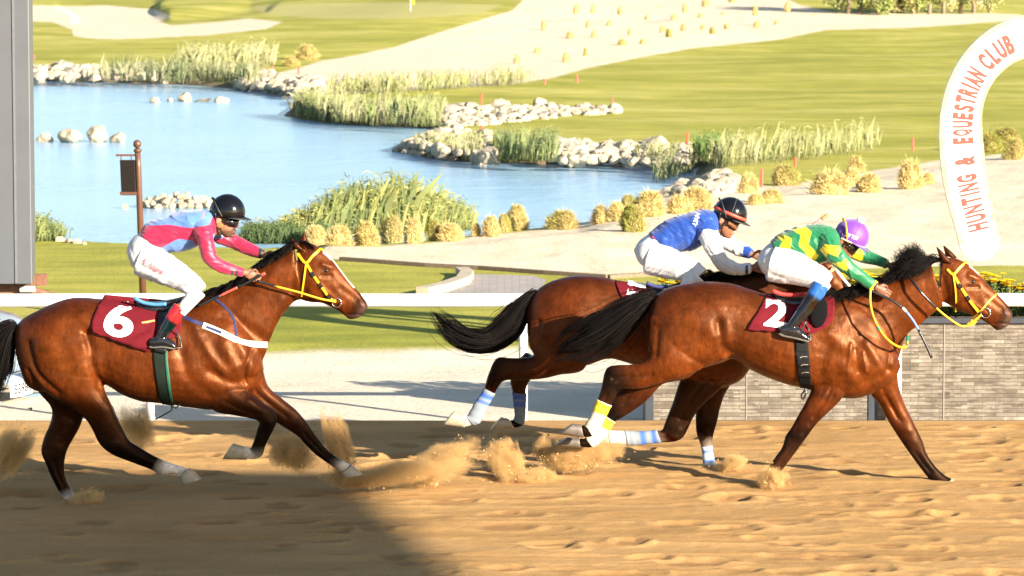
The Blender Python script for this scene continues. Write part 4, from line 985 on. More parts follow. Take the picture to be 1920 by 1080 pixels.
# ================================================================== HORSES
BAY = (0.082, 0.0172, 0.0027); BAYD = (0.026, 0.0060, 0.0018); BLK = (0.0035, 0.0026, 0.0024); DKB = (0.022, 0.0075, 0.0035); WHT = (0.68, 0.63, 0.55); GOLD = (0.125, 0.0315, 0.0052)
def coat_mat():
    m, nt, b = nodes_of('bay_coat'); at = N(nt, 'ShaderNodeAttribute', attribute_name='Col')
    g = ramp(nt, noise(nt, 7, 6, 0.62), [(0.28, (0.55, 0.52, 0.50)), (0.72, (1.3, 1.28, 1.25))])
    c = mixc(nt, 1.0, at.outputs['Color'], g, 'MULTIPLY')
    g2 = ramp(nt, noise(nt, 55, 5, 0.75, vscale=(1, 1, 0.4)), [(0.3, (0.70, 0.69, 0.68)), (0.7, (1.22, 1.22, 1.22))]); c = mixc(nt, 1.0, c, g2, 'MULTIPLY')
    g3 = ramp(nt, noise(nt, 26, 6, 0.7, vscale=(1.2, 1, .35), dist=.6), [(0.34, (0.74, 0.71, 0.69)), (0.52, (1, 1, 1)), (0.70, (1.24, 1.2, 1.17))]); c = mixc(nt, 1.0, c, g3, 'MULTIPLY')
    nt.links.new(c, b.inputs['Base Color'])
    nt.links.new(ramp(nt, noise(nt, 5, 5, 0.6), [(0.3, (0.30,)*3), (0.7, (0.54,)*3)]), b.inputs['Roughness'])
    sepc = N(nt, 'ShaderNodeSeparateColor'); nt.links.new(at.outputs['Color'], sepc.inputs[0]); mrs = N(nt, 'ShaderNodeMapRange'); nt.links.new(sepc.outputs[0], mrs.inputs[0]); mrs.inputs[1].default_value = 0.005; mrs.inputs[2].default_value = 0.06; mrs.inputs[3].default_value = 0.16; mrs.inputs[4].default_value = 0.42; nt.links.new(mrs.outputs[0], b.inputs['Specular IOR Level']); b.inputs['Specular Tint'].default_value = (1, 0.5, 0.26, 1); b.inputs['Sheen Weight'].default_value = 0.0; b.inputs['Sheen Roughness'].default_value = 0.4; b.inputs['Sheen Tint'].default_value = (1, 0.75, 0.55, 1)
    h = math_(nt, 'ADD', noise(nt, 120, 4, 0.7, vscale=(1, 1, 0.35)), math_(nt, 'MULTIPLY', noise(nt, 9, 5, 0.6), 3.0)); bumpn(nt, b, h, 0.26, 0.006)
    return m
coat = coat_mat()
hairm = mat('black_hair', (1, 1, 1), 0.45, vcol=True, var=0.1, spec=0.12)
hoofm = mat('hoof_horn', (0.33, 0.275, 0.19), 0.45, var=0.25, nscale=25, bump=0.2, bscale=60); hoofd = mat('hoof_horn_dark', (0.10, 0.08, 0.065), 0.45, var=0.3, nscale=25)
eyem = mat('horse_eye', (0.012, 0.008, 0.006), 0.05, var=0, coat=1)
maroon = mat('maroon_cloth', (0.105, 0.0055, 0.0105), 0.85, var=0.12, nscale=30, bump=0.25, bscale=400, bdist=0.001, spec=.15)
yellow = mat('yellow_webbing', (0.62, 0.35, 0.004), 0.5, var=0.08, nscale=60); blackl = mat('black_leather', (0.012, 0.012, 0.013), 0.25, var=0.2, nscale=20, coat=0.3)
whitec = mat('white_cloth', (0.80, 0.80, 0.80), 0.75, var=0.04, nscale=20, bump=0.15, bscale=300, bdist=0.001); steel = mat('bit_steel', (0.6, 0.6, 0.6), 0.25, metal=1.0)
navy = mat('navy_webbing', (0.02, 0.03, 0.12), 0.6); nostm = mat('nostril_dark', (0.06, 0.018, 0.016), 0.6)
def blend_leg(secs, stops, yo):
    """adds lateral offset and a colour that runs down the leg"""
    n = len(secs); out = []
    for i, q in enumerate(secs):
        t = min(1, max(0, i/(n-1)))
        for (ta, ca), (tb, cb) in zip(stops[:-1], stops[1:]):
            if ta <= t <= tb: f = (t-ta)/(tb-ta+1e-9); c = tuple(np.array(ca)*(1-f)+np.array(cb)*f); break
        w = q[4] if len(q) > 4 else 0.05
        y = yo*(0.6 if i == 0 else 0.85 if i == 1 else 1.0)
        out.append((q[0], q[1], q[2], q[3], w, y, c))
    return out
def hoof(parent, Y, yo, A, B, toe, heel, m, w=0.055):
    L = Lump(); Yh = Y+yo
    L.outline([(*A, *B, w*0.82, 0), (A[0]*0.75+toe[0]*0.25, A[1]*0.75+toe[1]*0.25, B[0]*0.75+heel[0]*0.25, B[1]*0.75+heel[1]*0.25, w*0.9, 0), (*toe, *heel, w*1.08, 0)], Yh, (1, 1, 1), 18, 4)
    me = L.skin('hoof', 0.006, 2, keepcol=False); return link('hoof', me, m, parent)
def make_horse(nm, label, H):
    Y = H['Y']; g = P(H['base'][0], 900, Y); root = empty('race_horse', (g.x, Y, 0), label, 'horse', 'race horses')
    L = Lump(); body = H.get('col', BAY); dark = H.get('dark', BAYD)
    L.outline([q if len(q) > 6 else (q[0], q[1], q[2], q[3], q[4], 0, body) for q in H['torso']], Y, body, 32, 5, 0.88, 0.10)
    L.outline([(q[0], q[1], q[2], q[3], q[4], 0, body) for q in H['neck']], Y, body, 28, 5, 0.95, -0.06)
    L.outline([(q[0], q[1], q[2], q[3], q[4], 0, q[5] if len(q) > 5 else body) for q in H['head']], Y, body, 28, 5, 0.9, 0.0)
    for leg in H['legs']: L.outline(blend_leg(leg['s'], leg['c'], leg['yo']), Y, body, 18, 5, 0.92)
    for e in H['ears']:
        b0, b1, tip, yo = e; bm = ((b0[0]+b1[0])/2, (b0[1]+b1[1])/2)
        L.outline([(*b0, *b1, 0.026, yo), (b0[0]*0.6+tip[0]*0.4-1.0, b0[1]*0.6+tip[1]*0.4, b1[0]*0.6+tip[0]*0.4+1.0, b1[1]*0.6+tip[1]*0.4, 0.024, yo*1.05), (tip[0]-1.6, tip[1]+2.5, tip[0]+1.6, tip[1]+2.5, 0.008, yo*1.05)], Y, dark, 12, 4)
    for e in H.get('muscle', []):
        (px, py), rx, rz_, ry, yo, ang = e; k = PPM(Y)
        for sgn in (-1, 1): L.ellipsoid(P(px, py, Y+sgn*yo)+Vector((0, 0, 0)), (rx/k, ry, rz_/k), body, Matrix.Rotation(-ang, 3, 'Y'), 3)
    me = L.skin('body', 0.0088, 4, 2)
    auto = []
    for leg in H['legs']:
        q = [a for a in leg['s'] if a[4] < 0.047]; yo = leg['yo']
        if len(q) > 3:
            for fr_, dep_ in ((.60, -.0065), (.86, .004), (.25, .003)):
                auto.append(([(a[0]*(1-fr_)+a[2]*fr_, a[1]*(1-fr_)+a[3]*fr_) for a in q[:max(3, len(q)-3)]], 2.6, dep_, yo))
        kn = [a for a in leg['s'] if .049 <= a[4] <= .056]
        for a in kn[:2]: auto.append(([((a[0]*.6+a[2]*.4), (a[1]*.6+a[3]*.4))], 8, .008, yo)); auto.append(([(a[0]*.15+a[2]*.85, a[1]*.15+a[3]*.85)], 5, -.006, yo))
        up = [a for a in leg['s'] if .057 <= a[4] <= .10]
        if len(up) > 2:
            auto.append(([(a[0]*.45+a[2]*.55, a[1]*.45+a[3]*.55) for a in up], 3.5, -.007, yo)); auto.append(([(a[0]*.72+a[2]*.28, a[1]*.72+a[3]*.28) for a in up], 7, .006, yo))
    sculpt(me, Y, [(a_, b_*.92, c_*1.25) for a_, b_, c_ in H['strokes']]); sculpt(me, Y, auto)
    co = co_of(me); nr = normals_of(me); n_ = fbm(co[:, 0]*7, co[:, 2]*9+co[:, 1]*6, 13, 4)*.006+fbm(co[:, 0]*24, co[:, 2]*18+co[:, 1]*14, 17, 3)*.003; thin = sstep(.35, .7, co[:, 2]); me.vertices.foreach_set('co', (co+nr*(n_*thin)[:, None]).ravel()); me.update()
    co = co_of(me); x, y = pxof(co, Y); c = COLS.pop(me.name) if me.name in COLS else np.tile(body, (len(co), 1))
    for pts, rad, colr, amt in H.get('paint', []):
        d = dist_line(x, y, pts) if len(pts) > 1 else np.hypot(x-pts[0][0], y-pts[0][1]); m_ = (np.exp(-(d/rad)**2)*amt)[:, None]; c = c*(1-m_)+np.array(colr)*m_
    for pts, wd, colr, ymax in H.get('blaze', []):      # white face marking near the middle line
        d = dist_line(x, y, pts); nz = vn(x*0.25, y*0.25, 5)*2.0; m_ = (sstep(wd+1.5+nz, wd-0.5+nz, d)*sstep(ymax, ymax*0.6, np.abs(co[:, 1]-Y)))[:, None]; c = c*(1-m_)+np.array(colr)*m_
    setcol(me, c); bo = link('body', me, coat, root); bv = bvh_of(me)
    for leg in H['legs']:
        if 'hoof' in leg: hoof(root, Y, leg['yo'], *leg['hoof'], leg.get('hm', hoofm))
        for (i0, i1, mats_) in leg.get('wrap', []):
            s_ = catmull(np.array([[q[0], q[1], q[2], q[3], q[4]] for q in leg['s']], float), 6)[int(i0*6):int(i1*6)+1]; W_ = Lump(); rings = []; cols = []
            out = []
            for q in s_:
                mx_, my_ = (q[0]+q[2])/2, (q[1]+q[3])/2; out.append((mx_+(q[0]-mx_)*1.13, my_+(q[1]-my_)*1.13, mx_+(q[2]-mx_)*1.13, my_+(q[3]-my_)*1.13, q[4]*1.12+0.002, leg['yo']))
            mm, bands = mats_; cl = [(1, 1, 1)]*len(out)
            secs = []
            for i, q in enumerate(out):
                t = i/(len(out)-1); cc_ = mm
                for a, b, bc in bands:
                    if a <= t <= b: cc_ = bc
                k_ = 1+0.025*math.sin(i*1.9); mx_, my_ = (q[0]+q[2])/2, (q[1]+q[3])/2
                secs.append((mx_+(q[0]-mx_)*k_, my_+(q[1]-my_)*k_, mx_+(q[2]-mx_)*k_, my_+(q[3]-my_)*k_, q[4]*k_, q[5], cc_))
            W_.outline(secs, Y, mm, 18, 3, 0.95); wm = W_.skin('leg_wrap', 0.005, 2, 0); setcol(wm, COLS.pop(wm.name)); link('leg_wrap', wm, mat('bandage', (1, 1, 1), 0.85, vcol=True, var=0.08, nscale=60, bump=0.4, bscale=250, bdist=0.002), root)
    for far in (False, True):
        ex, ey = H['eye']; p = onto(bv, ex, ey, Y, -0.008, far); mb = MB(); v, f = ico(2); mb.add([p+Vector((q.x*0.021, q.y*0.016, q.z*0.017)) for q in v], f); link('eye', mb.mesh('eye', True), eyem, root)
        nx, ny = H['nostril']; p = onto(bv, nx, ny, Y, -0.004, far); mb = MB(); rt = Matrix.Rotation(R(-35), 3, 'Y'); mb.add([p+rt @ Vector((q.x*0.017, q.y*0.012, q.z*0.028)) for q in v], f); link('nostril', mb.mesh('nostril', True), nostm, root)
    return root, bv, bo
def add_tail(root, guide, n, Y, seed, **kw):
    mb = MB(); strands(mb, guide, n, Y, np.random.default_rng(seed), **kw); return mb.build('tail', hairm, root, True)
def number(root, cloth, txt, cx, cy, w, h, ang, Y):
    bv = bvh_of(cloth.data); mb = decal(txt, bv, cx, cy, w, h, ang, Y, 0.009, 0.032); o = mb.build('number', whitec, cloth); return o
# ------------------------------------------------------------------ the three horses
W4 = (0.50, 0.47, 0.42)
st_blk = lambda a, b: [(0, BAY), (a, BAYD), (b, BLK), (1, BLK)]
H6 = dict(Y=29.0, base=(270, 900), eye=(612, 506), nostril=(678, 571), col=BAY,
 torso=[(29,612,30,660,.05),(44,597,38,690,.14),(75,580,58,728,.22),(112,564,115,738,.27),(142,558,160,732,.285),(187,560,195,720,.265),(225,564,228,738,.28),(262,567,265,752,.30),(310,569,312,757,.30),(356,567,365,765,.28),(390,560,410,768,.26),(425,562,450,755,.24),(455,592,478,728,.20),(482,628,494,695,.11)],
 neck=[(370,563,478,705,.17),(400,543,496,668,.135),(444,527,509,630,.11),(478,502,530,590,.095),(522,475,552,566,.085),(550,458,566,562,.085)],
 head=[(560,452,556,548,.065),(584,456,566,562,.088),(603,468,585,567,.098),(619,480,602,568,.090),(634,499,619,575,.075),(650,520,634,583,.062),(664,537,646,592,.055),(677,552,655,599,.055,BAYD),(687,566,668,597,.05,DKB),(690,575,680,592,.03,DKB)],
 ears=[((549,466),(572,470),(546,443),-0.055),((558,458),(580,462),(570,432),0.055)],
 legs=[
  dict(yo=-.13,c=[(0,BAY),(0.22,BAY),(0.38,BAYD),(0.46,DKB),(0.55,BLK),(0.75,BLK),(0.77,WHT),(1,WHT)],s=[(185,640,35,655,.14),(192,690,46,700,.155),(196,728,84,735,.13),(206,752,128,760,.105),(218,778,158,783,.08),(232,806,174,808,.065),(243,826,186,832,.055),(261,838,208,851,.045),(279,849,250,868,.04),(296,858,282,880,.04),(317,867,305,891,.041),(333,872,323,888,.033),(350,878,338,895,.040)],hoof=((356,877),(335,892),(378,898),(341,909))),
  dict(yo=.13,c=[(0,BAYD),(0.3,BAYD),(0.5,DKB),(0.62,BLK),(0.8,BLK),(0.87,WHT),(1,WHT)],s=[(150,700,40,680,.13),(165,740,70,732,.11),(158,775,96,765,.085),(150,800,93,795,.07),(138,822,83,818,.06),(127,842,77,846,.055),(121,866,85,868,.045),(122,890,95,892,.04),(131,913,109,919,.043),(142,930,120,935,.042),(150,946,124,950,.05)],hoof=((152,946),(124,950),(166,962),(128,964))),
  dict(yo=-.14,c=[(0,BAY),(0.15,BAYD),(0.35,DKB),(0.45,BLK),(0.8,BLK),(0.86,WHT),(1,WHT)],s=[(425,672,372,745,.11),(450,716,404,772,.095),(474,741,440,779,.075),(494,756,466,784,.062),(512,768,484,790,.052),(520,785,485,797,.052),(515,802,482,803,.043),(507,817,478,819,.036),(498,836,472,836,.037),(492,854,467,845,.042),(478,861,466,837,.04),(459,859,453,839,.036)],hoof=((464,862),(458,837),(416,861),(437,831))),
  dict(yo=.12,c=[(0,BAY),(0.2,BAYD),(0.38,DKB),(0.5,BLK),(0.8,BLK),(0.88,WHT),(1,WHT)],s=[(492,690,440,722,.10),(503,724,464,747,.085),(530,748,493,774,.07),(556,770,520,793,.058),(575,792,545,809,.05),(585,806,559,819,.046),(597,823,572,833,.038),(613,843,590,851,.036),(628,855,608,864,.038),(638,861,621,873,.042),(648,866,634,881,.038),(657,872,640,887,.042)],hoof=((659,871),(638,888),(681,889),(645,896)))],
 strokes=[([(193,718),(182,690),(178,660),(170,620)],9,-.022),([(112,640),(150,655),(175,690)],26,.012),([(60,640),(75,690),(115,730)],7,-.016),([(90,640),(120,690),(170,700)],22,.014),([(130,610),(165,615)],14,-.010),([(160,585),(175,610)],10,.008),
  ([(58,690),(90,735),(140,762)],6,-.010),([(165,640),(185,670)],10,.010),([(365,600),(400,660),(425,690)],10,.012),([(400,690),(440,712),(470,705)],9,-.015),([(425,640),(445,680)],14,.015),([(395,735),(360,700),(345,650)],12,-.012),([(450,640),(480,690)],10,.012),([(475,650),(462,690),(466,715)],5,-.014),([(420,590),(460,610),(505,640)],12,-.012),
  ([(560,480),(548,545)],8,-.010),([(575,545),(560,560),(548,566)],5,-.008),([(590,545),(585,520)],16,.010),([(600,536),(640,568)],5,.007),([(606,494),(622,500)],6,.010),([(604,515),(622,516)],4,-.007),([(640,540),(668,560)],7,-.006),([(650,590),(668,589),(682,591)],2.2,-.008),([(530,560),(505,610),(490,650)],9,.010),([(520,505),(480,550),(440,600)],14,.008),
  ([(205,600),(300,640),(360,690)],30,.004),([(250,700),(310,720)],30,.004),([(120,780),(150,800)],6,-.006),([(215,760),(205,800)],8,.008),([(188,790),(190,822)],5,-.010),([(470,745),(495,765)],6,.007),([(545,760),(575,800)],6,.006)],
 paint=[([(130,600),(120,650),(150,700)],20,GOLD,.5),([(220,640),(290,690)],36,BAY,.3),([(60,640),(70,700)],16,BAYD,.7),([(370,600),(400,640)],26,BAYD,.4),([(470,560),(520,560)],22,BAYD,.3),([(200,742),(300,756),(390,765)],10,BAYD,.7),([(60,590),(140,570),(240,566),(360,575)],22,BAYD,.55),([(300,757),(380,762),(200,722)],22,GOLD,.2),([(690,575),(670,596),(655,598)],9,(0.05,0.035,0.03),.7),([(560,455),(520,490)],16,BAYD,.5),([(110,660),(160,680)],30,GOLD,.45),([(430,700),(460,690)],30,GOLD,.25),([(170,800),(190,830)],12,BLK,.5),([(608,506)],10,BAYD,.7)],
 blaze=[([(612,472),(618,480)],5,WHT,.05),([(620,482),(640,506),(664,536)],2.6,WHT,.03)])
H2 = dict(Y=29.95, base=(1450, 900), eye=(1822, 527), nostril=(1884, 587), col=(0.090,0.0195,0.003),
 torso=[(1215,585,1213,640,.05),(1228,556,1222,668,.15),(1256,539,1245,690,.23),(1294,530,1300,692,.28),(1331,528,1345,682,.29),(1369,531,1375,673,.27),(1402,541,1405,692,.275),(1440,552,1440,708,.29),(1480,557,1480,722,.30),(1520,556,1520,730,.29),(1560,548,1565,744,.27),(1592,548,1610,746,.25),(1626,572,1650,730,.23),(1652,604,1676,710,.17),(1676,645,1688,688,.09)],
 neck=[(1562,551,1678,702,.175),(1602,541,1690,655,.135),(1640,533,1700,628,.11),(1676,523,1722,609,.095),(1712,508,1746,590,.085),(1745,495,1768,574,.085)],
 head=[(1764,484,1760,562,.065),(1790,484,1776,570,.09),(1809,492,1798,582,.098),(1826,504,1814,588,.09),(1843,522,1831,595,.075),(1859,540,1846,603,.062),(1873,554,1858,611,.055),(1886,568,1868,619,.055,BAYD),(1896,582,1880,617,.05,DKB),(1898,592,1892,609,.03,DKB)],
 ears=[((1764,490),(1786,494),(1756,460),-0.055),((1773,480),(1795,484),(1769,457),0.055)],
 legs=[
  dict(yo=-.13,c=[(0,BAY),(0.3,BAY),(0.42,DKB),(0.5,BLK),(0.62,DKB),(1,BLK)],s=[(1345,650,1218,590,.15),(1318,688,1213,640,.145),(1282,708,1216,664,.125),(1243,718,1200,680,.095),(1206,728,1180,684,.075),(1178,729,1155,684,.06),(1161,732,1136,692,.053),(1154,745,1127,729,.045),(1144,763,1119,752,.038),(1133,785,1110,776,.038),(1122,806,1097,798,.042),(1108,819,1098,797,.038),(1094,819,1090,797,.04)],
   wrap=[(7.9,10.9,((0.48,0.42,0.33),[(0.04,0.28,(0.62,0.45,0.02))]))],hoof=((1095,821),(1090,796),(1049,814),(1073,794)),hm=hoofd),
  dict(yo=.13,c=[(0,BAY),(0.3,BAYD),(0.45,DKB),(0.55,BLK),(1,BLK)],s=[(1330,672,1240,640,.13),(1290,708,1225,680,.11),(1243,720,1205,690,.09),(1215,749,1180,710,.07),(1192,767,1160,732,.06),(1177,777,1149,744,.05),(1164,785,1141,766,.042),(1151,793,1130,779,.038),(1138,813,1117,798,.038),(1122,831,1100,816,.041),(1108,839,1097,822,.038),(1088,838,1087,822,.04)],
   wrap=[(6.9,9.9,((0.48,0.42,0.33),[(0.04,0.28,(0.62,0.45,0.02))]))],hoof=((1089,840),(1086,821),(1037,836),(1064,820)),hm=hoofd),
  dict(yo=-.14,c=[(0,BAY),(0.2,BAY),(0.36,BAYD),(0.52,BLK),(0.65,DKB),(1,DKB)],s=[(1640,690,1530,700,.11),(1592,722,1524,722,.095),(1578,748,1509,757,.078),(1554,772,1496,779,.063),(1531,795,1483,803,.052),(1516,815,1473,817,.05),(1503,833,1466,839,.042),(1488,853,1452,859,.038),(1473,873,1440,877,.04),(1457,894,1429,893,.044),(1446,908,1426,902,.045)],hoof=((1448,907),(1424,902),(1455,926),(1428,924)),hm=hoofd),
  dict(yo=.12,c=[(0,BAY),(0.25,BAY),(0.42,BAYD),(0.52,DKB),(0.7,BLK),(1,BLK)],s=[(1682,690,1620,715,.10),(1685,722,1634,742,.085),(1696,757,1650,761,.07),(1708,782,1664,788,.06),(1721,808,1680,813,.052),(1731,830,1692,831,.05),(1737,849,1706,851,.042),(1749,868,1722,873,.037),(1763,884,1736,891,.04),(1777,894,1750,908,.042),(1788,899,1764,914,.046)],hoof=((1784,897),(1762,914),(1808,914),(1771,920)))],
 strokes=[([(1369,664),(1352,640),(1345,600)],10,-.022),([(1310,690),(1335,672),(1372,662)],5,.014),([(1285,704),(1320,680),(1345,668)],6,-.010),([(1230,600),(1260,650),(1300,690)],30,.012),([(1290,590),(1340,620)],18,.010),([(1315,560),(1342,590),(1335,650)],9,-.005),([(1355,600),(1362,650)],10,.005),([(1232,610),(1228,660)],7,-.010),
  ([(1550,620),(1595,660),(1630,690)],14,.012),([(1600,720),(1640,700),(1665,690)],9,-.014),([(1620,640),(1650,690)],10,.014),([(1540,720),(1535,680),(1545,640)],12,-.012),([(1575,680),(1600,715)],14,.014),([(1598,650),(1605,690)],5,-.007),([(1668,650),(1660,690)],5,-.014),([(1600,600),(1640,630),(1690,655)],12,-.010),([(1590,640),(1583,690)],4,.008),([(1612,655),(1618,690)],4,.008),
  ([(1775,565),(1765,520)],9,-.010),([(1797,562),(1792,535)],16,.010),([(1808,556),(1848,588)],5,.007),([(1816,515),(1832,521)],6,.010),([(1813,536),(1832,537)],4,-.007),([(1850,558),(1876,578)],7,-.006),([(1862,607),(1878,606),(1892,608)],2.2,-.008),([(1742,580),(1715,620),(1695,655)],9,.010),([(1720,530),(1680,560),(1640,590)],14,.008),
  ([(1400,620),(1470,660),(1520,690)],30,.004),([(1560,740),(1545,780)],6,-.006),([(1180,700),(1150,705)],6,-.009),([(1205,705),(1165,705)],5,.006),([(1660,745),(1690,790)],5,-.007)],
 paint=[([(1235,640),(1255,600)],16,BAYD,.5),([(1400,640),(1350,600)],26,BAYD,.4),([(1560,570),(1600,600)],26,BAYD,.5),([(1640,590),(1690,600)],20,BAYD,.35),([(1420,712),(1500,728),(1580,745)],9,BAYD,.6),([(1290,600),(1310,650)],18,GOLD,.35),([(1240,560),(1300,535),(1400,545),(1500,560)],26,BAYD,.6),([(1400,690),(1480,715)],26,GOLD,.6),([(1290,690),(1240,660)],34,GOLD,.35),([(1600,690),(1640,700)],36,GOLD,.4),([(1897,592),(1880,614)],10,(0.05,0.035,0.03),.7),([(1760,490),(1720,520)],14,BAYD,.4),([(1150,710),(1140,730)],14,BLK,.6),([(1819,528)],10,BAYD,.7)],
 blaze=[([(1822,502),(1830,512)],4.5,WHT,.045)])
H5 = dict(Y=30.85, base=(1200, 900), eye=(1556, 503), nostril=(1630, 585), col=(0.070,0.0145,0.0024),
 torso=[(988,578,988,625,.05),(1002,549,998,660,.15),(1028,530,1022,688,.22),(1062,519,1062,692,.27),(1092,516,1100,684,.28),(1130,519,1140,672,.265),(1165,529,1170,678,.27),(1205,540,1210,692,.29),(1250,545,1260,707,.29),(1290,536,1310,722,.27),(1322,530,1345,728,.25),(1352,540,1380,718,.23),(1382,570,1402,698,.17),(1406,610,1416,665,.09)],
 neck=[(1300,530,1408,684,.17),(1345,517,1425,640,.135),(1390,511,1445,608,.11),(1435,506,1475,580,.095),(1480,496,1505,562,.085),(1515,486,1528,552,.085)],
 head=[(1530,480,1525,547,.065),(1549,486,1540,560,.088),(1563,497,1556,568,.095),(1578,514,1570,574,.088),(1592,531,1584,580,.075),(1606,548,1597,587,.062),(1620,564,1610,594,.055),(1632,578,1620,602,.055,BAYD),(1641,592,1632,602,.04,DKB)],
 ears=[((1531,486),(1548,490),(1524,462),-0.055),((1540,478),(1556,482),(1538,456),0.055)],
 legs=[
  dict(yo=-.13,c=[(0,BAY),(0.3,BAYD),(0.42,DKB),(0.55,BLK),(0.65,BAYD),(1,WHT)],s=[(1110,640,992,600,.14),(1095,692,990,645,.13),(1050,703,1000,665,.11),(1010,711,978,671,.085),(974,713,954,671,.065),(948,713,931,672,.055),(936,723,916,701,.045),(926,741,906,732,.038),(912,766,890,757,.038),(900,791,878,779,.042),(886,797,872,776,.04),(871,801,866,775,.042)],
   wrap=[(6.9,10.1,((0.19,0.225,0.255),[(0.10,0.17,(0.05,0.12,0.42)),(0.24,0.30,(0.05,0.12,0.42))]))],hoof=((872,802),(866,774),(830,797),(851,771))),
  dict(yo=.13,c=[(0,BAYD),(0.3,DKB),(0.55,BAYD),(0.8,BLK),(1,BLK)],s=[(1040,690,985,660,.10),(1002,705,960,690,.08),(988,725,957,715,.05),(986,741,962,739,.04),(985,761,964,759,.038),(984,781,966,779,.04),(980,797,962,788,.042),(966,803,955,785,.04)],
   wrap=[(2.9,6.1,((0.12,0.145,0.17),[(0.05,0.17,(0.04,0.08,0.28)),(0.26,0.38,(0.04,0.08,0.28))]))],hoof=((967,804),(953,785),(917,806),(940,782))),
  dict(yo=-.12,c=[(0,BAYD),(0.25,DKB),(0.4,BLK),(0.5,DKB),(0.6,BAYD),(0.8,WHT),(1,WHT)],s=[(1390,690,1280,700,.10),(1345,735,1270,725,.085),(1318,760,1262,752,.07),(1300,783,1252,778,.06),(1290,804,1244,800,.052),(1279,822,1241,807,.05),(1258,829,1239,807,.043),(1230,830,1226,808,.036),(1200,833,1196,810,.037),(1176,834,1172,808,.04),(1158,833,1154,807,.038),(1142,832,1140,806,.04)],
   wrap=[(6.7,9.1,((0.19,0.225,0.255),[(0.10,0.22,(0.05,0.12,0.42)),(0.38,0.50,(0.05,0.12,0.42))]))],hoof=((1142,834),(1139,805),(1108,828),(1126,803))),
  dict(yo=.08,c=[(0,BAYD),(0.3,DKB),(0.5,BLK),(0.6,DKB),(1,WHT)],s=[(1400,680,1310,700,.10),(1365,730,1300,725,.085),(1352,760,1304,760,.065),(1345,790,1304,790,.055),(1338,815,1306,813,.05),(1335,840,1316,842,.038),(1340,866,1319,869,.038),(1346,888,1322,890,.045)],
   wrap=[(4.9,7,((0.38,0.46,0.55),[(0.12,0.20,(0.08,0.18,0.5)),(0.42,0.50,(0.08,0.18,0.5))]))],hoof=((1348,887),(1322,890),(1358,902),(1326,903)))],
 strokes=[([(1140,668),(1130,640),(1122,600)],10,-.02),([(1030,620),(1070,660),(1110,690)],26,.012),([(1010,600),(1006,650)],6,-.012),([(1080,590),(1110,610)],14,.008),([(1000,690),(960,695)],6,.006),([(1545,545),(1560,530)],12,.010),([(1548,494),(1564,498)],6,.010)],
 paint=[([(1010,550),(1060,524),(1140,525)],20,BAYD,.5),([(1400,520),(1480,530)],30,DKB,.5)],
 blaze=[([(1560,505),(1575,520),(1600,545)],9,WHT,.07)])
h6, bv6, b6 = make_horse('h6', 'trailing bay horse wearing saddle cloth 6, white socks, hind hoof on the ground', H6)
h2, bv2, b2 = make_horse('h2', 'leading bay horse wearing saddle cloth 2, yellow bridle and flying black mane', H2)
h5, bv5, b5 = make_horse('h5', 'middle bay horse with grey leg wraps running behind the leading horse', H5)
# ---- tails and manes
add_tail(h6, [(34,611,7),(16,618,14),(2,640,22),(-12,680,28),(-24,730,24),(-34,790,10)], 1500, 29.0, 1, yspread=0.05)
add_tail(h2, [(1232,552,8),(1203,566,16),(1172,588,24),(1138,614,29),(1104,634,32),(1072,648,27),(1044,662,14)], 2200, 29.95, 2, yspread=0.06, t1=(0.55, 1.02))
add_tail(h5, [(1008,545,7),(978,576,13),(956,610,19),(918,638,17),(872,634,16),(838,608,14),(813,582,6)], 2000, 30.85, 3, yspread=0.05, t1=(0.6, 1.0))
def mane(root, bv, crest, Y, n, seed, lmin, lmax, dirs, drop, thick=0.0026, side=-0.03, name='mane'):
    """dirs: direction px of the free ends along the crest; drop: how far hairs fall on the near side"""
    r = np.random.default_rng(seed); c = catmull(crest, 8); dd = catmull([(a, b) for a, b in dirs], 12); mb = MB(); k = PPM(Y)
    nc = max(24, n//22); CT = r.random(nc); CA = r.normal(0, .2, nc); CL = r.uniform(.45, 1, nc); CY1 = r.normal(side, .05, nc); CS = r.normal(0, .12, nc)
    for i in range(n):
        u = r.integers(nc); t = np.clip(CT[u]+r.normal(0, .012), 0, 1); q = c[int(t*(len(c)-1))]; d = dd[int(t*(len(dd)-1))]; d = d/np.hypot(*d); l = r.uniform(lmin, lmax)*.35+CL[u]*lmax*.65*r.uniform(.75, 1.05); a = CA[u]+r.normal(0, .10); d = np.array((d[0]*math.cos(a)-d[1]*math.sin(a), d[0]*math.sin(a)+d[1]*math.cos(a)))
        y0 = r.normal(side*0.3, 0.018); y1 = CY1[u]+r.normal(0, 0.012); pts = []; dk = r.uniform(.6, 1.3); sw = CS[u]+r.normal(0, 0.06)
        for j in range(8):
            s = j/7; x = q[0]+d[0]*l*s-d[1]*sw*l*math.sin(s*4); yv = q[1]+2+d[1]*l*s+d[0]*sw*l*math.sin(s*4)+drop*dk*s*s*l
            pts.append(P(x, yv, Y+y0+(y1)*s))
        free_strand(mb, pts, thick, tuple(np.array((0.006, 0.0045, 0.004))*r.uniform(0.4, 1.6)), r)
    return mb.build(name, hairm, root, True)
mane(h6, bv6, [(372,563),(395,546),(430,531),(460,511),(490,490),(530,466),(560,449)], 29.0, 5200, 4, 9, 21, [(-1,-.5),(-.8,-.2),(-.6,.2),(-.6,.2),(-.7,.2),(-.5,.1)], 0.9, 0.0026, -0.05)
mane(h6, bv6, [(562,449),(572,452),(580,456)], 29.0, 250, 14, 10, 22, [(0.6,.2),(.9,.5),(.9,.6)], 0.3, 0.0022, -0.01, 'forelock')
mane(h2, bv2, [(1560,549),(1590,543),(1625,535),(1660,527),(1695,515),(1730,499),(1765,484)], 29.95, 4000, 5, 22, 56, [(-1,.25),(-1,.2),(-1,.0),(-1,-.2),(-.9,-.35),(-.9,-.25),(-.9,0)], 0.55, 0.0026, -0.07)
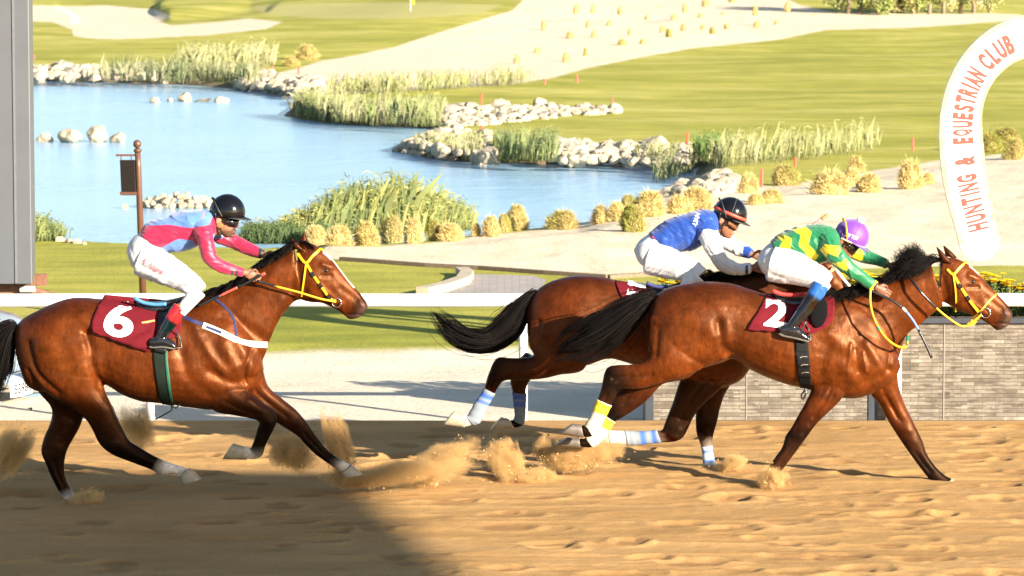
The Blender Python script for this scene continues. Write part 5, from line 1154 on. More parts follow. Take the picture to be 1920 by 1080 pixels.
mane(h2, bv2, [(1706,511),(1722,504),(1742,495)], 29.95, 900, 15, 40, 74, [(-.35,-1),(-.45,-.85),(-.7,-.6)], 0.25, 0.0026, 0.0)
mane(h2, bv2, [(1770,482),(1780,484)], 29.95, 160, 16, 10, 26, [(-.7,-.1),(-.6,.4)], 0.3, 0.0022, -0.02, 'forelock')
mane(h5, bv5, [(1300,531),(1340,518),(1380,512),(1430,506),(1490,494),(1525,481)], 30.85, 1800, 6, 18, 46, [(-1,-.15),(-1,-.2),(-1,-.2),(-1,-.2),(-1,-.2),(-.8,0)], 0.35, 0.0026, -0.06)
# ---- tack
def bridle(root, bv, Y, straps, ring, ringr, name='bridle'):
    mb = MB()
    for pts, w in straps: strap(mb, bv, pts, w, Y, 0.005)
    b = mb.build(name, yellow, root)
    for far in (False, True):
        p = onto(bv, ring[0], ring[1], Y, 0.012, far); mb = MB(); k = ringr/PPM(Y)
        mb.tube([p+Vector((k*math.cos(a), 0.002*math.sin(a*2), k*math.sin(a))) for a in np.linspace(0, 2*math.pi, 25)], 0.0035, 6); mb.build('bit_ring', steel, b, True)
    mbk = MB()
    return b
br6 = bridle(h6, bv6, 29.0, [([(602,466),(588,478),(575,491),(562,478),(558,470)], .020), ([(575,491),(590,515),(608,541),(620,558),(630,563)], .020), ([(575,494),(571,525),(566,556)], .014), ([(602,466),(606,470)], .018)], (632, 566), 8.5)
br2 = bridle(h2, bv2, 29.95, [([(1812,490),(1798,500),(1785,512),(1774,503)], .020), ([(1785,512),(1800,538),(1816,562),(1832,582),(1838,590)], .022), ([(1785,514),(1789,545),(1792,585)], .012), ([(1869,550),(1853,563),(1840,578),(1828,592),(1822,602),(1815,610)], .015), ([(1838,590),(1828,604),(1818,610)], .016)], (1846, 585), 9)
br5 = bridle(h5, bv5, 30.85, [([(1566,500),(1552,510),(1540,520)], .02), ([(1540,520),(1562,548),(1590,568)], .02), ([(1606,550),(1597,565),(1590,575)], .015)], (1594, 572), 8)
# buckles on the cheek straps
for root, bv, Y, b, pl_ in ((h6, bv6, 29.0, br6, [(588,512),(602,533),(618,555)]), (h2, bv2, 29.95, br2, [(1797,534),(1812,557),(1836,588)])):
    for a, c in pl_:
        mb = MB(); strap(mb, bv, [(a-3, c-4), (a, c), (a+3, c+4)], .026, Y, .010, False, .003); mb.build('buckle', blackl, b)
def rope(name, root, pts, rad, m, n=8, sub=6):
    p = catmull([tuple(q) for q in pts], sub); mb = MB(); mb.tube([Vector(q) for q in p], rad, n); return mb.build(name, m, root, True)
def rein_pts(bv, Y, px, yoff_end, y0=None):
    out = []; n = len(px)
    for i, (a, b) in enumerate(px):
        s = onto(bv, a, b, Y, 0.018); t = i/(n-1); y = s.y if i == 0 else min(s.y, s.y*(1-t)+(Y+yoff_end)*t); out.append(Vector((P(a, b, y).x, y, P(a, b, y).z)))
    return out
rope('rein', h6, rein_pts(bv6, 29.0, [(630,566),(600,560),(560,548),(517,537)], -0.16), 0.0085, yellow)
rope('rein_grip', h6, [rein_pts(bv6, 29.0, [(630,566),(600,560),(560,548),(517,537)], -0.16)[-1], P(500,532,28.84), P(482,526,28.83)], 0.010, blackl)
mb = MB(); strap(mb, bv6, [(343,587),(365,596),(388,604)], .026, 29.0, .006); strap(mb, bv6, [(388,550),(415,565),(440,592),(448,634)], .016, 29.0, .006); mb.build('breast_girth_strap', navy, h6)
mb = MB(); strap(mb, bv6, [(385,604),(420,618),(460,637),(502,646)], .048, 29.0, .010, True, .006); mb.build('breastplate', mat('cream_leather', (0.72, 0.64, 0.52), 0.6), h6)
mb = MB(); strap(mb, bv6, [(392,607),(408,613),(420,618)], .018, 29.0, .018, False, .003); mb.build('breastplate_patch', navy, h6)
# girths
grm = mat('girth_green_black', (0.008, 0.013, 0.009), 0.7, spec=.15)
o = patch(bv6, [(293,600),(294,657),(299,700),(306,752),(308,757)], [(320,600),(319,657),(323,700),(327,752),(328,757)], 29.0, 8, 30, .006, True, 3, 0.0).build('girth', grm, h6, True); solid(o, .006)
o = patch(bv6, [(316,600),(316,657),(319,700),(324,752)], [(321,600),(321,657),(325,700),(329,752)], 29.0, 3, 24, .014, True, 3, 0.0).build('girth_edging', mat('girth_green', (0.01, 0.09, 0.05), 0.6), h6, True); solid(o, .003)
rope('girth_strap_end', h6, [P(319,756,28.86), P(322,768,28.84), P(310,776,28.83), P(292,786,28.84)], 0.006, blackl); rope('girth_strap_end', h6, [P(322,762,28.85), P(330,765,28.84), P(337,757,28.84)], 0.005, blackl)
grb = mat('girth_black', (0.006, 0.006, 0.0065), 0.7, spec=.15, bump=0.2, bscale=200)
o = patch(bv2, [(1486,590),(1486,640),(1490,690),(1498,723)], [(1509,590),(1510,640),(1514,690),(1519,727)], 29.95, 8, 30, .006, True, 3, 0.0).build('girth', grb, h2, True); solid(o, .007)
for yy in (661, 676, 691):
    mb = MB(); d = (yy-661)*0.12; strap(mb, bv2, [(1494+d,yy+2),(1499+d,yy),(1508+d,yy)], .008, 29.95, .016, False, .003); mb.build('girth_buckle', steel, h2)
rope('girth_strap_end', h2, [P(1509,727,29.8), P(1511,738,29.79), P(1505,748,29.79), P(1503,740,29.79), P(1512,729,29.8)], 0.008, blackl)
# saddles
def saddle(root, Y, px, seatc, name='saddle'):
    L = Lump(); L.outline([(a, b, c, d, w, 0) for a, b, c, d, w in px], Y, (1, 1, 1), 20, 5, 0.9); me = L.skin(name, 0.008, 4, keepcol=False); return link(name, me, seatc, root)
redpad = mat('red_pad', (0.55, 0.03, 0.025), 0.6); bluepad = mat('blue_pad', (0.05, 0.18, 0.35), 0.6)
s6 = saddle(h6, 29.0, [(256,560,262,580,.12),(280,563,284,590,.17),(310,562,312,590,.17),(340,556,346,582,.13),(356,550,362,574,.08)], blackl)
s2 = saddle(h2, 29.95, [(1448,545,1456,566,.12),(1475,550,1480,580,.17),(1510,550,1512,580,.17),(1535,541,1540,568,.12),(1548,536,1552,560,.07)], blackl)
s5 = saddle(h5, 30.85, [(1218,533,1222,558,.12),(1230,535,1234,565,.16),(1255,534,1260,565,.17),(1285,526,1290,555,.12),(1298,520,1302,545,.07)], blackl)
for root, sd, pts, Y, m in ((h6, s6, [(251,558),(268,567),(290,571),(312,570)], 29.0, bluepad), (h2, s2, [(1448,545),(1465,551),(1485,553),(1508,552)], 29.95, redpad), (h5, s5, [(1212,530),(1222,535),(1236,538),(1252,537)], 30.85, navy)):
    for sg in (-1, 1): mb = MB(); mb.tube([P(a, b, Y+sg*0.18) for a, b in catmull(pts, 4)], 0.016, 8); mb.build('saddle_pad', m, sd, True)
# saddle flap, dark, behind the boot
o = patch(bv6, [(300,572),(303,600),(296,650)], [(322,572),(324,605),(318,655)], 29.0, 8, 16, .030, True, 4, 0.0).build('saddle_flap', blackl, s6, True); solid(o, .006)
mb = MB(); c_ = P(1530, 578, 29.95)
v, f = ico(3)
for sg in (-1, 1): mb = MB(); mb.add([Vector((c_.x+q.x*0.07+q.z*.01, 29.95+sg*0.30+q.y*0.012, c_.z+q.z*0.13)) for q in v], f); mb.build('saddle_flap', mat('matt_leather', (0.004, 0.004, 0.005), 0.85, spec=.1), s2, True)
# saddle cloths with numbers
def cloth(root, bv, left, right, Y, seed, ea=0.7):
    o = patch(bv, left, right, Y, 34, 26, .012, True, seed, 0.016, edge_amp=ea).build('saddle_cloth', maroon, root, True); solid(o, .004); return o
cl6 = cloth(h6, bv6, [(196,553),(186,575),(179,598),(181,617)], [(352,566),(346,590),(340,620),(282,652)], 29.0, 3)
number(h6, cl6, '6', 230, 594, 56, 62, R(6), 29.0)
cl2 = cloth(h2, bv2, [(1434,552),(1420,575),(1404,598),(1397,612)], [(1561,546),(1561,575),(1552,600),(1520,618)], 29.95, 4)
number(h2, cl2, '2', 1452, 581, 44, 52, R(8), 29.95)
cl5 = cloth(h5, bv5, [(1153,526),(1158,540),(1166,556),(1172,566)], [(1250,540),(1252,560),(1250,590),(1240,610)], 30.85, 5)
number(h5, cl5, '5', 1190, 549, 42, 42, R(12), 30.85)
# small strap and ring on the cloth of 6
mb = MB(); strap(mb, bv6, [(272,600),(284,598),(296,596)], .022, 29.0, .026, False, .004); mb.build('girth_tab', mat('tan_leather', (0.35, 0.22, 0.08), 0.6), h6)
# reins of the leading horse: loose loop of yellow and green, and the taut black rein
gren = mat('green_webbing', (0.0, 0.18, 0.08), 0.6)
rope('rein', h2, [P(1632,540,29.60), P(1632,570,29.58), P(1640,600,29.58), P(1658,630,29.60), P(1680,648,29.66), P(1699,650,29.76), P(1702,628,29.9)], 0.0095, yellow)
rope('rein_band', h2, [P(1645,612,29.58), P(1649,619,29.58)], 0.011, gren); rope('rein_band', h2, [P(1701,640,29.82), P(1702,630,29.89)], 0.011, gren)
rope('rein_grip', h2, [P(1702,515,29.86), P(1720,540,29.76), P(1740,562,29.76), P(1755,577,29.78)], 0.011, blackl)
rope('rein', h2, [P(1755,577,29.78), P(1770,590,29.80), P(1792,606,29.82), P(1806,612,29.84), P(1818,608,29.85), P(1840,590,29.86)], 0.009, yellow)
# ================================================================== JOCKEYS
SKIN = (0.24, 0.105, 0.055)
skinm = mat('skin', (1, 1, 1), 0.5, vcol=True, var=0.08, nscale=40); silkm = mat('racing_silk', (1, 1, 1), 0.5, vcol=True, var=0.05, nscale=12, bump=0.15, bscale=160, bdist=0.001, sheen=0.25)
breem = mat('white_breeches', (0.58, 0.58, 0.585), 0.6, var=0.03, nscale=12, bump=0.1, bscale=200, bdist=0.001)
bootm = mat('polished_boot', (1, 1, 1), 0.14, vcol=True, var=0.15, nscale=25, coat=0.6); shellm = mat('black_shell', (0.004, 0.004, 0.005), 0.12, var=0.1, coat=0.25, spec=0.35); purplem = mat('purple_silk', (0.125, 0.028, 0.29), 0.55, var=0.06, nscale=15, sheen=0.3)
lensd = mat('goggle_lens', (0.01, 0.01, 0.012), 0.05, var=0, coat=1); lensb = mat('amber_lens', (0.22, 0.10, 0.04), 0.06, var=0, coat=1); rubber = mat('black_rubber', (0.015, 0.015, 0.015), 0.5); pomm = mat('white_wool', (0.82, 0.80, 0.76), 0.95, bump=0.6, bscale=120, bdist=0.01)
class Head:
    def __init__(s, ear, pitch, Y, sc=1.12):
        p = R(pitch); s.s = sc; s.ux = Vector((math.cos(p), 0, -math.sin(p))); s.uz = Vector((math.sin(p), 0, math.cos(p))); s.uy = Vector((0, 1, 0))
        e = P(ear[0], ear[1], Y); s.O = e-(s.ux*-0.02+s.uz*-0.01)*sc
    def w(s, x, y, z): return s.O+(s.ux*x+s.uy*y+s.uz*z)*s.s
    def loc(s, co):
        d = (co-np.array(s.O))/s.s; return d @ np.array(s.ux), d @ np.array(s.uy), d @ np.array(s.uz)
def head_lump(L, H):
    secs = [(.128,.03,-.04,.03),(.115,.072,-.075,.058),(.085,.095,-.092,.073),(.045,.103,-.098,.078),(.018,.105,-.097,.078),(-.004,.098,-.095,.075),(-.02,.096,-.09,.072),(-.045,.097,-.08,.068),(-.062,.099,-.066,.064),(-.080,.100,-.045,.058),(-.098,.096,-.02,.05),(-.115,.092,.015,.040),(-.127,.080,.035,.026)]
    a = catmull(secs, 3); rings = []; n = 24
    for z, xf, xb, w in a:
        r = []
        for j in range(n):
            t = 2*math.pi*j/n; c, s_ = math.cos(t), math.sin(t); cx = (xf+xb)/2; hx = (xf-xb)/2
            k = 0.88 if c > 0 else 1.0; r.append(H.w(cx+hx*c, w*math.copysign(abs(s_)**k, s_), z))
        rings.append(r)
    L.ring_loft(rings, [SKIN]*len(rings))
    # nose, brow, lips, ears
    rings = []
    for z, x, w, d in ((.012,.100,.010,.010),(-.012,.112,.012,.018),(-.034,.124,.016,.024),(-.047,.122,.019,.024),(-.056,.106,.014,.016)):
        rings.append([H.w(x-d+d*math.cos(t), w*math.sin(t), z) for t in np.linspace(0, 2*math.pi, 12, endpoint=False)])
    L.ring_loft(rings, [SKIN]*5)
    L.mb.tube([H.w(.094, y, .016+0.004*math.cos(y*30)) for y in np.linspace(-.055, .055, 9)], .009*H.s, 8, SKIN)
    for z, x, c in ((-.073, .106, (.30,.115,.085)), (-.086, .105, (.32,.13,.095))): L.mb.tube([H.w(x-0.10*abs(y)**1.3*4, y, z) for y in np.linspace(-.026, .026, 7)], [.004*H.s]+[.0075*H.s]*5+[.004*H.s], 8, c)
    L.ellipsoid(H.w(.092, 0, -.112), (.018, .02, .015), SKIN)
    for sg in (-1, 1):
        v, f = ico(2); L.raw([H.w(-.02+q.x*.020+0.006*q.z, sg*(.079+q.y*.009+0.006*(1-q.x)*.5), -.010+q.z*.033) for q in v], f, (.34,.165,.10))
def hand(L, wrist, fwd, up, near, sc=1.0, col=SKIN, grip=1.0):
    f = Vector(fwd).normalized(); u = Vector(up); u = (u-f*u.dot(f)).normalized(); n = Vector((0, -1 if near else 1, 0)); n = (n-f*n.dot(f)-u*n.dot(u)).normalized(); W_ = Vector(wrist)
    q = lambda a, b, c: W_+(f*a+u*b+n*c)*sc
    rings = []
    for a, hu, hn in ((-.03,.023,.019),(0,.024,.018),(.03,.033,.017),(.06,.039,.0155),(.09,.040,.0135),(.098,.036,.009)):
        rings.append([q(a, hu*math.cos(t), hn*math.sin(t)) for t in np.linspace(0, 2*math.pi, 14, endpoint=False)])
    L.ring_loft(rings, [col]*6)
    for b, k in ((.031,.94),(.0105,1.05),(-.0105,1.0),(-.031,.82)):
        g = grip; L.mb.tube([q(.08, b, .002), q(.094, b, .004), q(.094+.030*k, b*0.98, -.006), q(.094+.036*k-.004*g, b*.95, -.030*g), q(.094+.016*k, b*.93, -.046*g), q(.094-.010*k, b*.92, -.042*g)], [.0105*sc, .0108*sc, .0098*sc, .0092*sc, .0086*sc, .0068*sc], 8, col)
    L.mb.tube([q(.020,.022,-.004), q(.042,.046,-.014), q(.070,.050,-.026), q(.094,.036,-.036)], [.014*sc, .0125*sc, .0108*sc, .0075*sc], 8, col)
def helmet(parent, H, shell, peakm, rim=None, tilt=0.0):
    cx, cz, rx, ry, rz_ = .028, .052, .128, .110, .128; mb = MB(); n = 40; m = 14; vs = []
    for i in range(m+1):
        for j in range(n):
            t = 2*math.pi*j/n; c, s_ = math.cos(t), math.sin(t); low = -0.30+0.16*c+tilt
            a0 = math.asin(max(-0.9, low)); a = math.pi/2-(math.pi/2-a0)*(i/m); vs.append(H.w(cx+rx*math.cos(a)*c, ry*math.cos(a)*s_, cz+rz_*math.sin(a)))
    fs = [(i*n+j, (i+1)*n+j, (i+1)*n+(j+1) % n, i*n+(j+1) % n) for i in range(m) for j in range(n)]
    mb.add(vs, fs); o = mb.build('helmet', shell, parent, True); solid(o, .006).modifiers['thickness'].offset = -1
    rimp = [Vector(vs[m*n+j]) for j in range(n)]; mb = MB(); inner = []; outer = []
    for j in range(-9, 10):
        t = 2*math.pi*j/n; e = max(0.0, math.cos(t*1.05))**0.7; p = rimp[j % n]; inner.append(p+H.ux*-0.004); outer.append(p+(H.ux*math.cos(t)*0.052+H.uy*math.sin(t)*0.028-H.uz*0.012)*e*H.s)
    k = len(inner); mb.add(inner+outer, [(i, k+i, k+i+1, i+1) for i in range(k-1)]); pk = mb.build('peak', peakm, o, True); solid(pk, .006)
    if rim:
        mb = MB(); mb.tube([p for p in rimp]+[rimp[0]], .0062, 6); mb.build('rim_band', rim, o, True)
    return o, rimp
def goggles(parent, H, lens, frame, strap_col, rimz=0.03):
    mb = MB(); vs = []; N_ = 22
    for i in range(N_+1):
        t = -1.45+2.9*i/N_; hgt = .029*(0.75+0.25*math.cos(t)) if abs(t) < 1.1 else .016; nb = 0.010*math.exp(-(t/0.16)**2)
        for z in (-hgt-.002+nb, hgt-.004): vs.append(H.w(.020+.097*math.cos(t)**1.0 if abs(t) < 1.57 else .02, .084*math.sin(t), z-.008))
    mb.add(vs, [(2*i, 2*i+2, 2*i+3, 2*i+1) for i in range(N_)]); o = mb.build('goggles', lens, parent, True); solid(o, .008)
    mb = MB()
    mb.tube([Vector(vs[2*i]) for i in range(N_+1)], .0045, 6); mb.tube([Vector(vs[2*i+1]) for i in range(N_+1)], .0045, 6); mb.build('frame', frame, o, True)
    mb = MB()
    for sg in (-1, 1):
        mb.tube([H.w(.03, sg*.085, 0), H.w(-.004, sg*.104, .028), H.w(-.032, sg*.108, .065), H.w(-.07, sg*.082, .115), H.w(-.092, sg*.04, .128), H.w(-.095, 0, .132)], .0075, 6, None, 1.0)
    mb.build('strap', strap_col, o, True)
    return o
def chin_strap(parent, H, m, cup=True):
    mb = MB()
    for sg in (-1, 1):
        mb.tube(catmull([tuple(H.w(-.05, sg*.086, .04)), tuple(H.w(-.03, sg*.083, -.03)), tuple(H.w(.005, sg*.072, -.08)), tuple(H.w(.035, sg*.045, -.115)), tuple(H.w(.05, 0, -.128))], 5), .0065, 6)
        mb.tube(catmull([tuple(H.w(.03, sg*.084, .035)), tuple(H.w(.01, sg*.083, -.03)), tuple(H.w(.005, sg*.073, -.08))], 5), .0055, 6)
    return mb.build('chin_strap', m, parent, True)
def inpoly(x, y, poly): return sdpoly(x, y, poly)
def jockey(label, J):
    Y = J['Y']; g = P(J['base'][0], 560, Y); root = empty('person', (g.x, Y, g.z), label, 'person', 'jockeys')
    H = Head(J['ear'], J['pitch'], Y)
    # continuous body
    L = Lump(); head_lump(L, H); sk = J.get('skin', SKIN)
    nk = J['neck']; base = P(nk[0], nk[1], Y)
    L.mb.tube(catmull([tuple(H.w(-.01, 0, -.03)), tuple(H.w(-.025, 0, -.085)), tuple(base)], 5), [.062]*5+[.058]*5+[.062], 14, SKIN)
    L.outline([(q[0]*0.9+q[2]*0.1, q[1]*0.9+q[3]*0.1, q[2]*0.9+q[0]*0.1, q[3]*0.9+q[1]*0.1, q[4]*0.82, 0) for q in J['torso']], Y, SKIN, 20, 4)
    for side in (-1, 1):
        arm = J['near_arm'] if side < 0 else J['far_arm']
        L.tube([(q[0], q[1], q[2]*0.74, q[3]*0.74, q[4]) for q in arm], Y, SKIN, 12, 4)
        L.tube([(q[0], q[1], q[2]*0.78, q[3]*0.8, side*q[4]) for q in J['thigh']], Y, SKIN, 12, 4); L.tube([(q[0], q[1], q[2]*0.78, q[3]*0.8, side*q[4]) for q in J['shin']+J['boot']], Y, SKIN, 12, 4); L.tube([(q[0], q[1], q[2]*0.75, q[3]*0.75, side*q[4]) for q in J['foot']], Y, SKIN, 12, 4)
        a, b = arm[-2], arm[-1]; pa, pb = P(a[0], a[1], Y+a[4]), P(b[0], b[1], Y+b[4]); hd = J['near_hand'] if side < 0 else J['far_hand']
        hand(L, pb+(pb-pa).normalized()*0.012, hd[0], hd[1], side < 0, hd[2])
    me = L.skin('body', .0050, 2, 2); c = COLS.pop(me.name); co = co_of(me); x, y, z = H.loc(co); nz = vn(co[:, 0]*300, co[:, 2]*300, 3)
    hairz = (sstep(-.02, -.045, x)*sstep(-.075, -.055, z)*sstep(.2, .12, np.abs(z)))[:, None]; c = c*(1-hairz*.9)+np.array((.014, .010, .008))*hairz*.9
    if J.get('beard'):
        be = (sstep(-.055, -.085, z-(x-.06)*.35)*sstep(-.01, .02, x)*sstep(-.16, -.13, z)*(0.65+.35*nz))[:, None]; mo = (np.exp(-((z+.063)/.008)**2)*sstep(.085, .095, x)*sstep(.034, .026, np.abs(y)))[:, None]; be = np.clip(be*0.86+mo*1.0, 0, 1); c = c*(1-be)+np.array((.022, .014, .010))*be
    tone = np.array(J.get('tone', (1, 1, 1))); c = c*tone
    setcol(me, np.clip(c, 0, 1)); link('body', me, skinm, root)
    # shirt
    L = Lump(); tc, ncol, fcol = J['shirt_cols']; L.outline([(q[0], q[1], q[2], q[3], q[4], 0) for q in J['torso'] if len(q) < 6 or not q[5]], Y, tc, 26, 5, .92)
    for arm, cc in ((J['near_arm'], ncol), (J['far_arm'], fcol)): L.tube(arm, Y, cc, 16, 5)
    me = L.skin('shirt', .0052, 4, 1); c = COLS.pop(me.name)
    wrinkle(me, .008, 15, 5, J['seed'], J['wang']); wrinkle(me, .004, 34, 14, J['seed']+5, J['wang']+.5); co = co_of(me); x, y = pxof(co, Y); near = co[:, 1] < Y
    for poly, colr, cond in J['paint']:
        k = inpoly(x, y, poly) > 0
        if cond == 'near': k &= co[:, 1] < Y+0.02
        elif cond == 'far': k &= co[:, 1] > Y+.02
        elif cond == 'mid': k &= np.abs(co[:, 1]-Y) < .165
        c[k] = colr
    c = nbr_avg(me, c, .35); setcol(me, c); sh = link('shirt', me, silkm, root)
    # breeches
    L = Lump(); L.outline([(*q, 0) for q in J['pelvis']], Y, (1, 1, 1), 26, 5, .95)
    for side in (-1, 1):
        L.tube([(q[0], q[1], q[2], q[3], side*q[4]) for q in J['thigh']], Y, (1, 1, 1), 18, 5); L.tube([(q[0], q[1], q[2], q[3], side*q[4]) for q in J['shin']], Y, (1, 1, 1), 16, 5)
    me = L.skin('breeches', .0062, 4, keepcol=False); wrinkle(me, .0055, 9, 22, J['seed']+3, J.get('bang', 0.6)); sculpt(me, Y, J.get('folds', [])); br = link('breeches', me, breem, root)
    # boots
    for side in (-1, 1):
        L = Lump(); L.tube([(q[0], q[1], q[2], q[3], side*q[4], q[5]) for q in J['boot']], Y, (0.01,)*3, 18, 5); L.tube([(q[0], q[1], q[2], q[3], side*q[4]) for q in J['foot']], Y, (0.010, 0.010, 0.011), 16, 5)
        me = L.skin('boot', .0052, 3, 1); setcol(me, COLS.pop(me.name)); wrinkle(me, .003, 20, 12, 4, .3); link('boot', me, bootm, root)
        s_ = J['foot']; mb = MB(); mb.tube([P(q[0]+J['sole'][0], q[1]+q[2]*.46+J['sole'][1], Y+side*q[4]) for q in catmull(s_, 4)], [q[3]*.95 for q in catmull(s_, 4)], 8, None); v = np.array(mb.v); yy = v[:, 2]; ctr = np.repeat(np.array([P(q[0]+J['sole'][0], q[1]+q[2]*.46+J['sole'][1], Y+side*q[4]).z for q in catmull(s_, 4)]), 8); v[:len(ctr), 2] = ctr+(v[:len(ctr), 2]-ctr)*.22; mb.v = [tuple(q) for q in v]; mb.build('boot_sole', mat('worn_sole', (0.09, 0.08, 0.065), 0.8, var=.3, nscale=40), root, True)
    return root, H, sh, br
MAG = (0.33, 0.006, 0.045); SKY_ = (0.085, 0.185, 0.45); ROY = (0.006, 0.048, 0.27); WH = (0.56, 0.555, 0.55); GRN = (0.0, 0.135, 0.045); YEL = (0.62, 0.48, 0.004); BKS = (0.012, 0.012, 0.014)
def zz(x0, y0, s, pts): return [(x0+a/s, y0+b/s) for a, b in pts]
Z6 = lambda *p: zz(220, 340, 3.1767, p); Z2 = lambda *p: zz(1400, 380, 4.153, p); Z5 = lambda *p: zz(1170, 340, 4.911, p)
BK = (0.008, 0.008, 0.009); RD = (0.45, 0.012, 0.015); BL = (0.02, 0.10, 0.36)
J6 = dict(Y=29.0, base=(300, 560), ear=(411, 411), pitch=10, neck=(398, 424), beard=True, seed=3, wang=.9, tone=(1.0, 1.0, 1.0),
 torso=[(264,431,284,466,.13),(273,420,298,473,.15),(300,410,320,474,.16),(332,400,350,470,.175),(364,394,378,460,.19),(390,395,398,449,.15),(403,402,407,436,.09)],
 near_arm=[(376,424,36,.065,-.13),(383,442,33,.062,-.205),(388,466,29,.055,-.245),(396,487,26,.048,-.25),(414,499,23,.044,-.22),(436,506,20,.039,-.18),(456,511,17,.034,-.15)],
 far_arm=[(388,424,34,.06,.14),(410,440,31,.056,.20),(436,453,27,.048,.22),(462,465,23,.042,.18),(492,478,17,.034,.12)],
 near_hand=((1, .1, -.42), (.35, 0, 1), 1.05), far_hand=((1, -.2, -.3), (.2, 0, 1), 1.0),
 thigh=[(268,484,72,.105,.085),(303,502,62,.095,.15),(338,520,50,.08,.22),(366,539,39,.068,.265),(374,548,30,.06,.27)], shin=[(370,544,36,.066,.27),(356,564,28,.056,.29),(337,586,24,.05,.305)],
 pelvis=[(276,434,290,462,.12),(262,437,292,474,.15),(246,450,290,500,.165),(238,472,285,516,.16),(246,496,276,521,.10)],
 boot=[(338,576,27,.056,.303,RD),(330,587,28,.058,.306,RD),(324,597,28,.058,.308,RD),(320,603,27,.058,.309,BK),(308,622,22,.048,.312,BK),(300,634,19,.042,.315,BK),(295,642,18,.04,.316,BK)],
 foot=[(281,643,14,.034,.315),(288,642,20,.042,.316),(304,640,22,.044,.318),(318,644,17,.043,.318),(329,650,9,.036,.316)], sole=(-1, 0),
 shirt_cols=(MAG, MAG, MAG),
 paint=[(Z6((150,262),(185,250),(270,212),(400,178),(540,160),(575,200),(560,248),(440,268),(320,250),(200,258)), SKY_, None), (Z6((245,405),(340,350),(400,318),(450,320),(480,390),(470,400),(270,432)), SKY_, 'mid'), (Z6((540,320),(620,300),(620,350),(550,350)), SKY_, 'mid'),
  (Z6((683,552),(697,496),(710,500),(696,556)), BKS, 'near'), (Z6((710,556),(722,506),(735,511),(723,560)), BKS, 'near'), ([(484,455),(500,462),(496,490),(482,486)], BKS, 'far')],
 folds=[([(262,505),(290,512),(330,540)],5,.006),([(330,541),(345,530),(372,534)],4,-.008),([(330,545),(340,555),(352,560)],4,.006),([(246,460),(262,490),(290,505)],4,-.004),([(314,472),(330,492)],5,-.004),([(360,560),(340,572)],4,-.005)])
J2 = dict(Y=29.95, base=(1480, 560), ear=(1577, 450), pitch=33, neck=(1566, 438), seed=7, wang=.4, tone=(.62, .55, .5), beard=False,
 torso=[(1444,453,1456,474,.13),(1452,446,1470,484,.15),(1474,432,1490,491,.165),(1508,423,1518,497,.18),(1542,421,1548,492,.19),(1562,427,1566,478,.15),(1574,436,1574,462,.09)],
 near_arm=[(1548,446,44,.068,-.13),(1558,464,38,.062,-.205),(1570,482,33,.056,-.245),(1590,502,28,.05,-.26),(1610,517,24,.044,-.24),(1628,529,22,.04,-.21),(1640,537,20,.036,-.19)],
 far_arm=[(1566,448,38,.06,.14),(1594,467,33,.055,.20),(1622,480,27,.048,.22),(1645,488,22,.042,.18),(1664,496,18,.035,.14)],
 near_hand=((1, .05, -.65), (.5, 0, 1), 1.08), far_hand=((1, -.2, -.5), (.3, 0, 1), 1.05),
 thigh=[(1450,492,74,.105,.085),(1482,501,66,.098,.15),(1514,512,54,.084,.22),(1541,524,42,.07,.275),(1548,531,32,.06,.285)], shin=[(1542,528,38,.068,.28),(1536,540,32,.060,.295)],
 pelvis=[(1460,440,1478,484,.12),(1444,456,1474,490,.15),(1428,470,1468,512,.165),(1420,488,1458,524,.155),(1428,508,1446,524,.10)],
 boot=[(1539,533,33,.062,.295,BL),(1534,543,33,.062,.30,BL),(1528,553,31,.060,.305,BL),(1524,559,30,.060,.308,BK),(1510,580,28,.057,.315,BK),(1496,597,22,.047,.32,BK),(1486,609,19,.042,.322,BK),(1481,618,18,.04,.322,BK)],
 foot=[(1462,618,14,.034,.32),(1469,619,22,.042,.322),(1484,620,26,.046,.324),(1500,627,19,.045,.324),(1516,636,9,.037,.322)], sole=(-1, 0),
 shirt_cols=(GRN, GRN, GRN),
 paint=[(Z2((225,262),(262,236),(342,268),(328,345),(387,405),(370,432),(300,415),(245,335),(270,292)), YEL, None), (Z2((345,205),(440,175),(494,215),(466,310),(548,400),(497,482),(430,450),(465,400),(393,320),(410,240)), YEL, None), (Z2((497,482),(515,462),(600,455),(560,500),(500,505)), YEL, 'mid'),
  (Z2((553,352),(588,306),(702,318),(708,352),(682,398),(608,372),(600,404)), YEL, 'near'), (Z2((640,450),(716,440),(738,408),(780,450),(752,510)), YEL, 'near'), (Z2((825,425),(870,365),(920,390),(918,460),(870,480)), YEL, 'far'),
  (Z2((940,655),(985,585),(1045,625),(1000,690)), YEL, 'near'), (Z2((958,650),(992,600),(1006,608),(974,662)), BKS, 'near'), (Z2((1098,480),(1110,440),(1150,470),(1130,520)), YEL, 'far')],
 folds=[([(1431,520),(1470,528),(1511,534)],5,.004),([(1511,534),(1522,522),(1545,516)],4,-.007),([(1500,497),(1528,503)],5,-.004),([(1424,490),(1440,508),(1470,520)],4,-.004)])
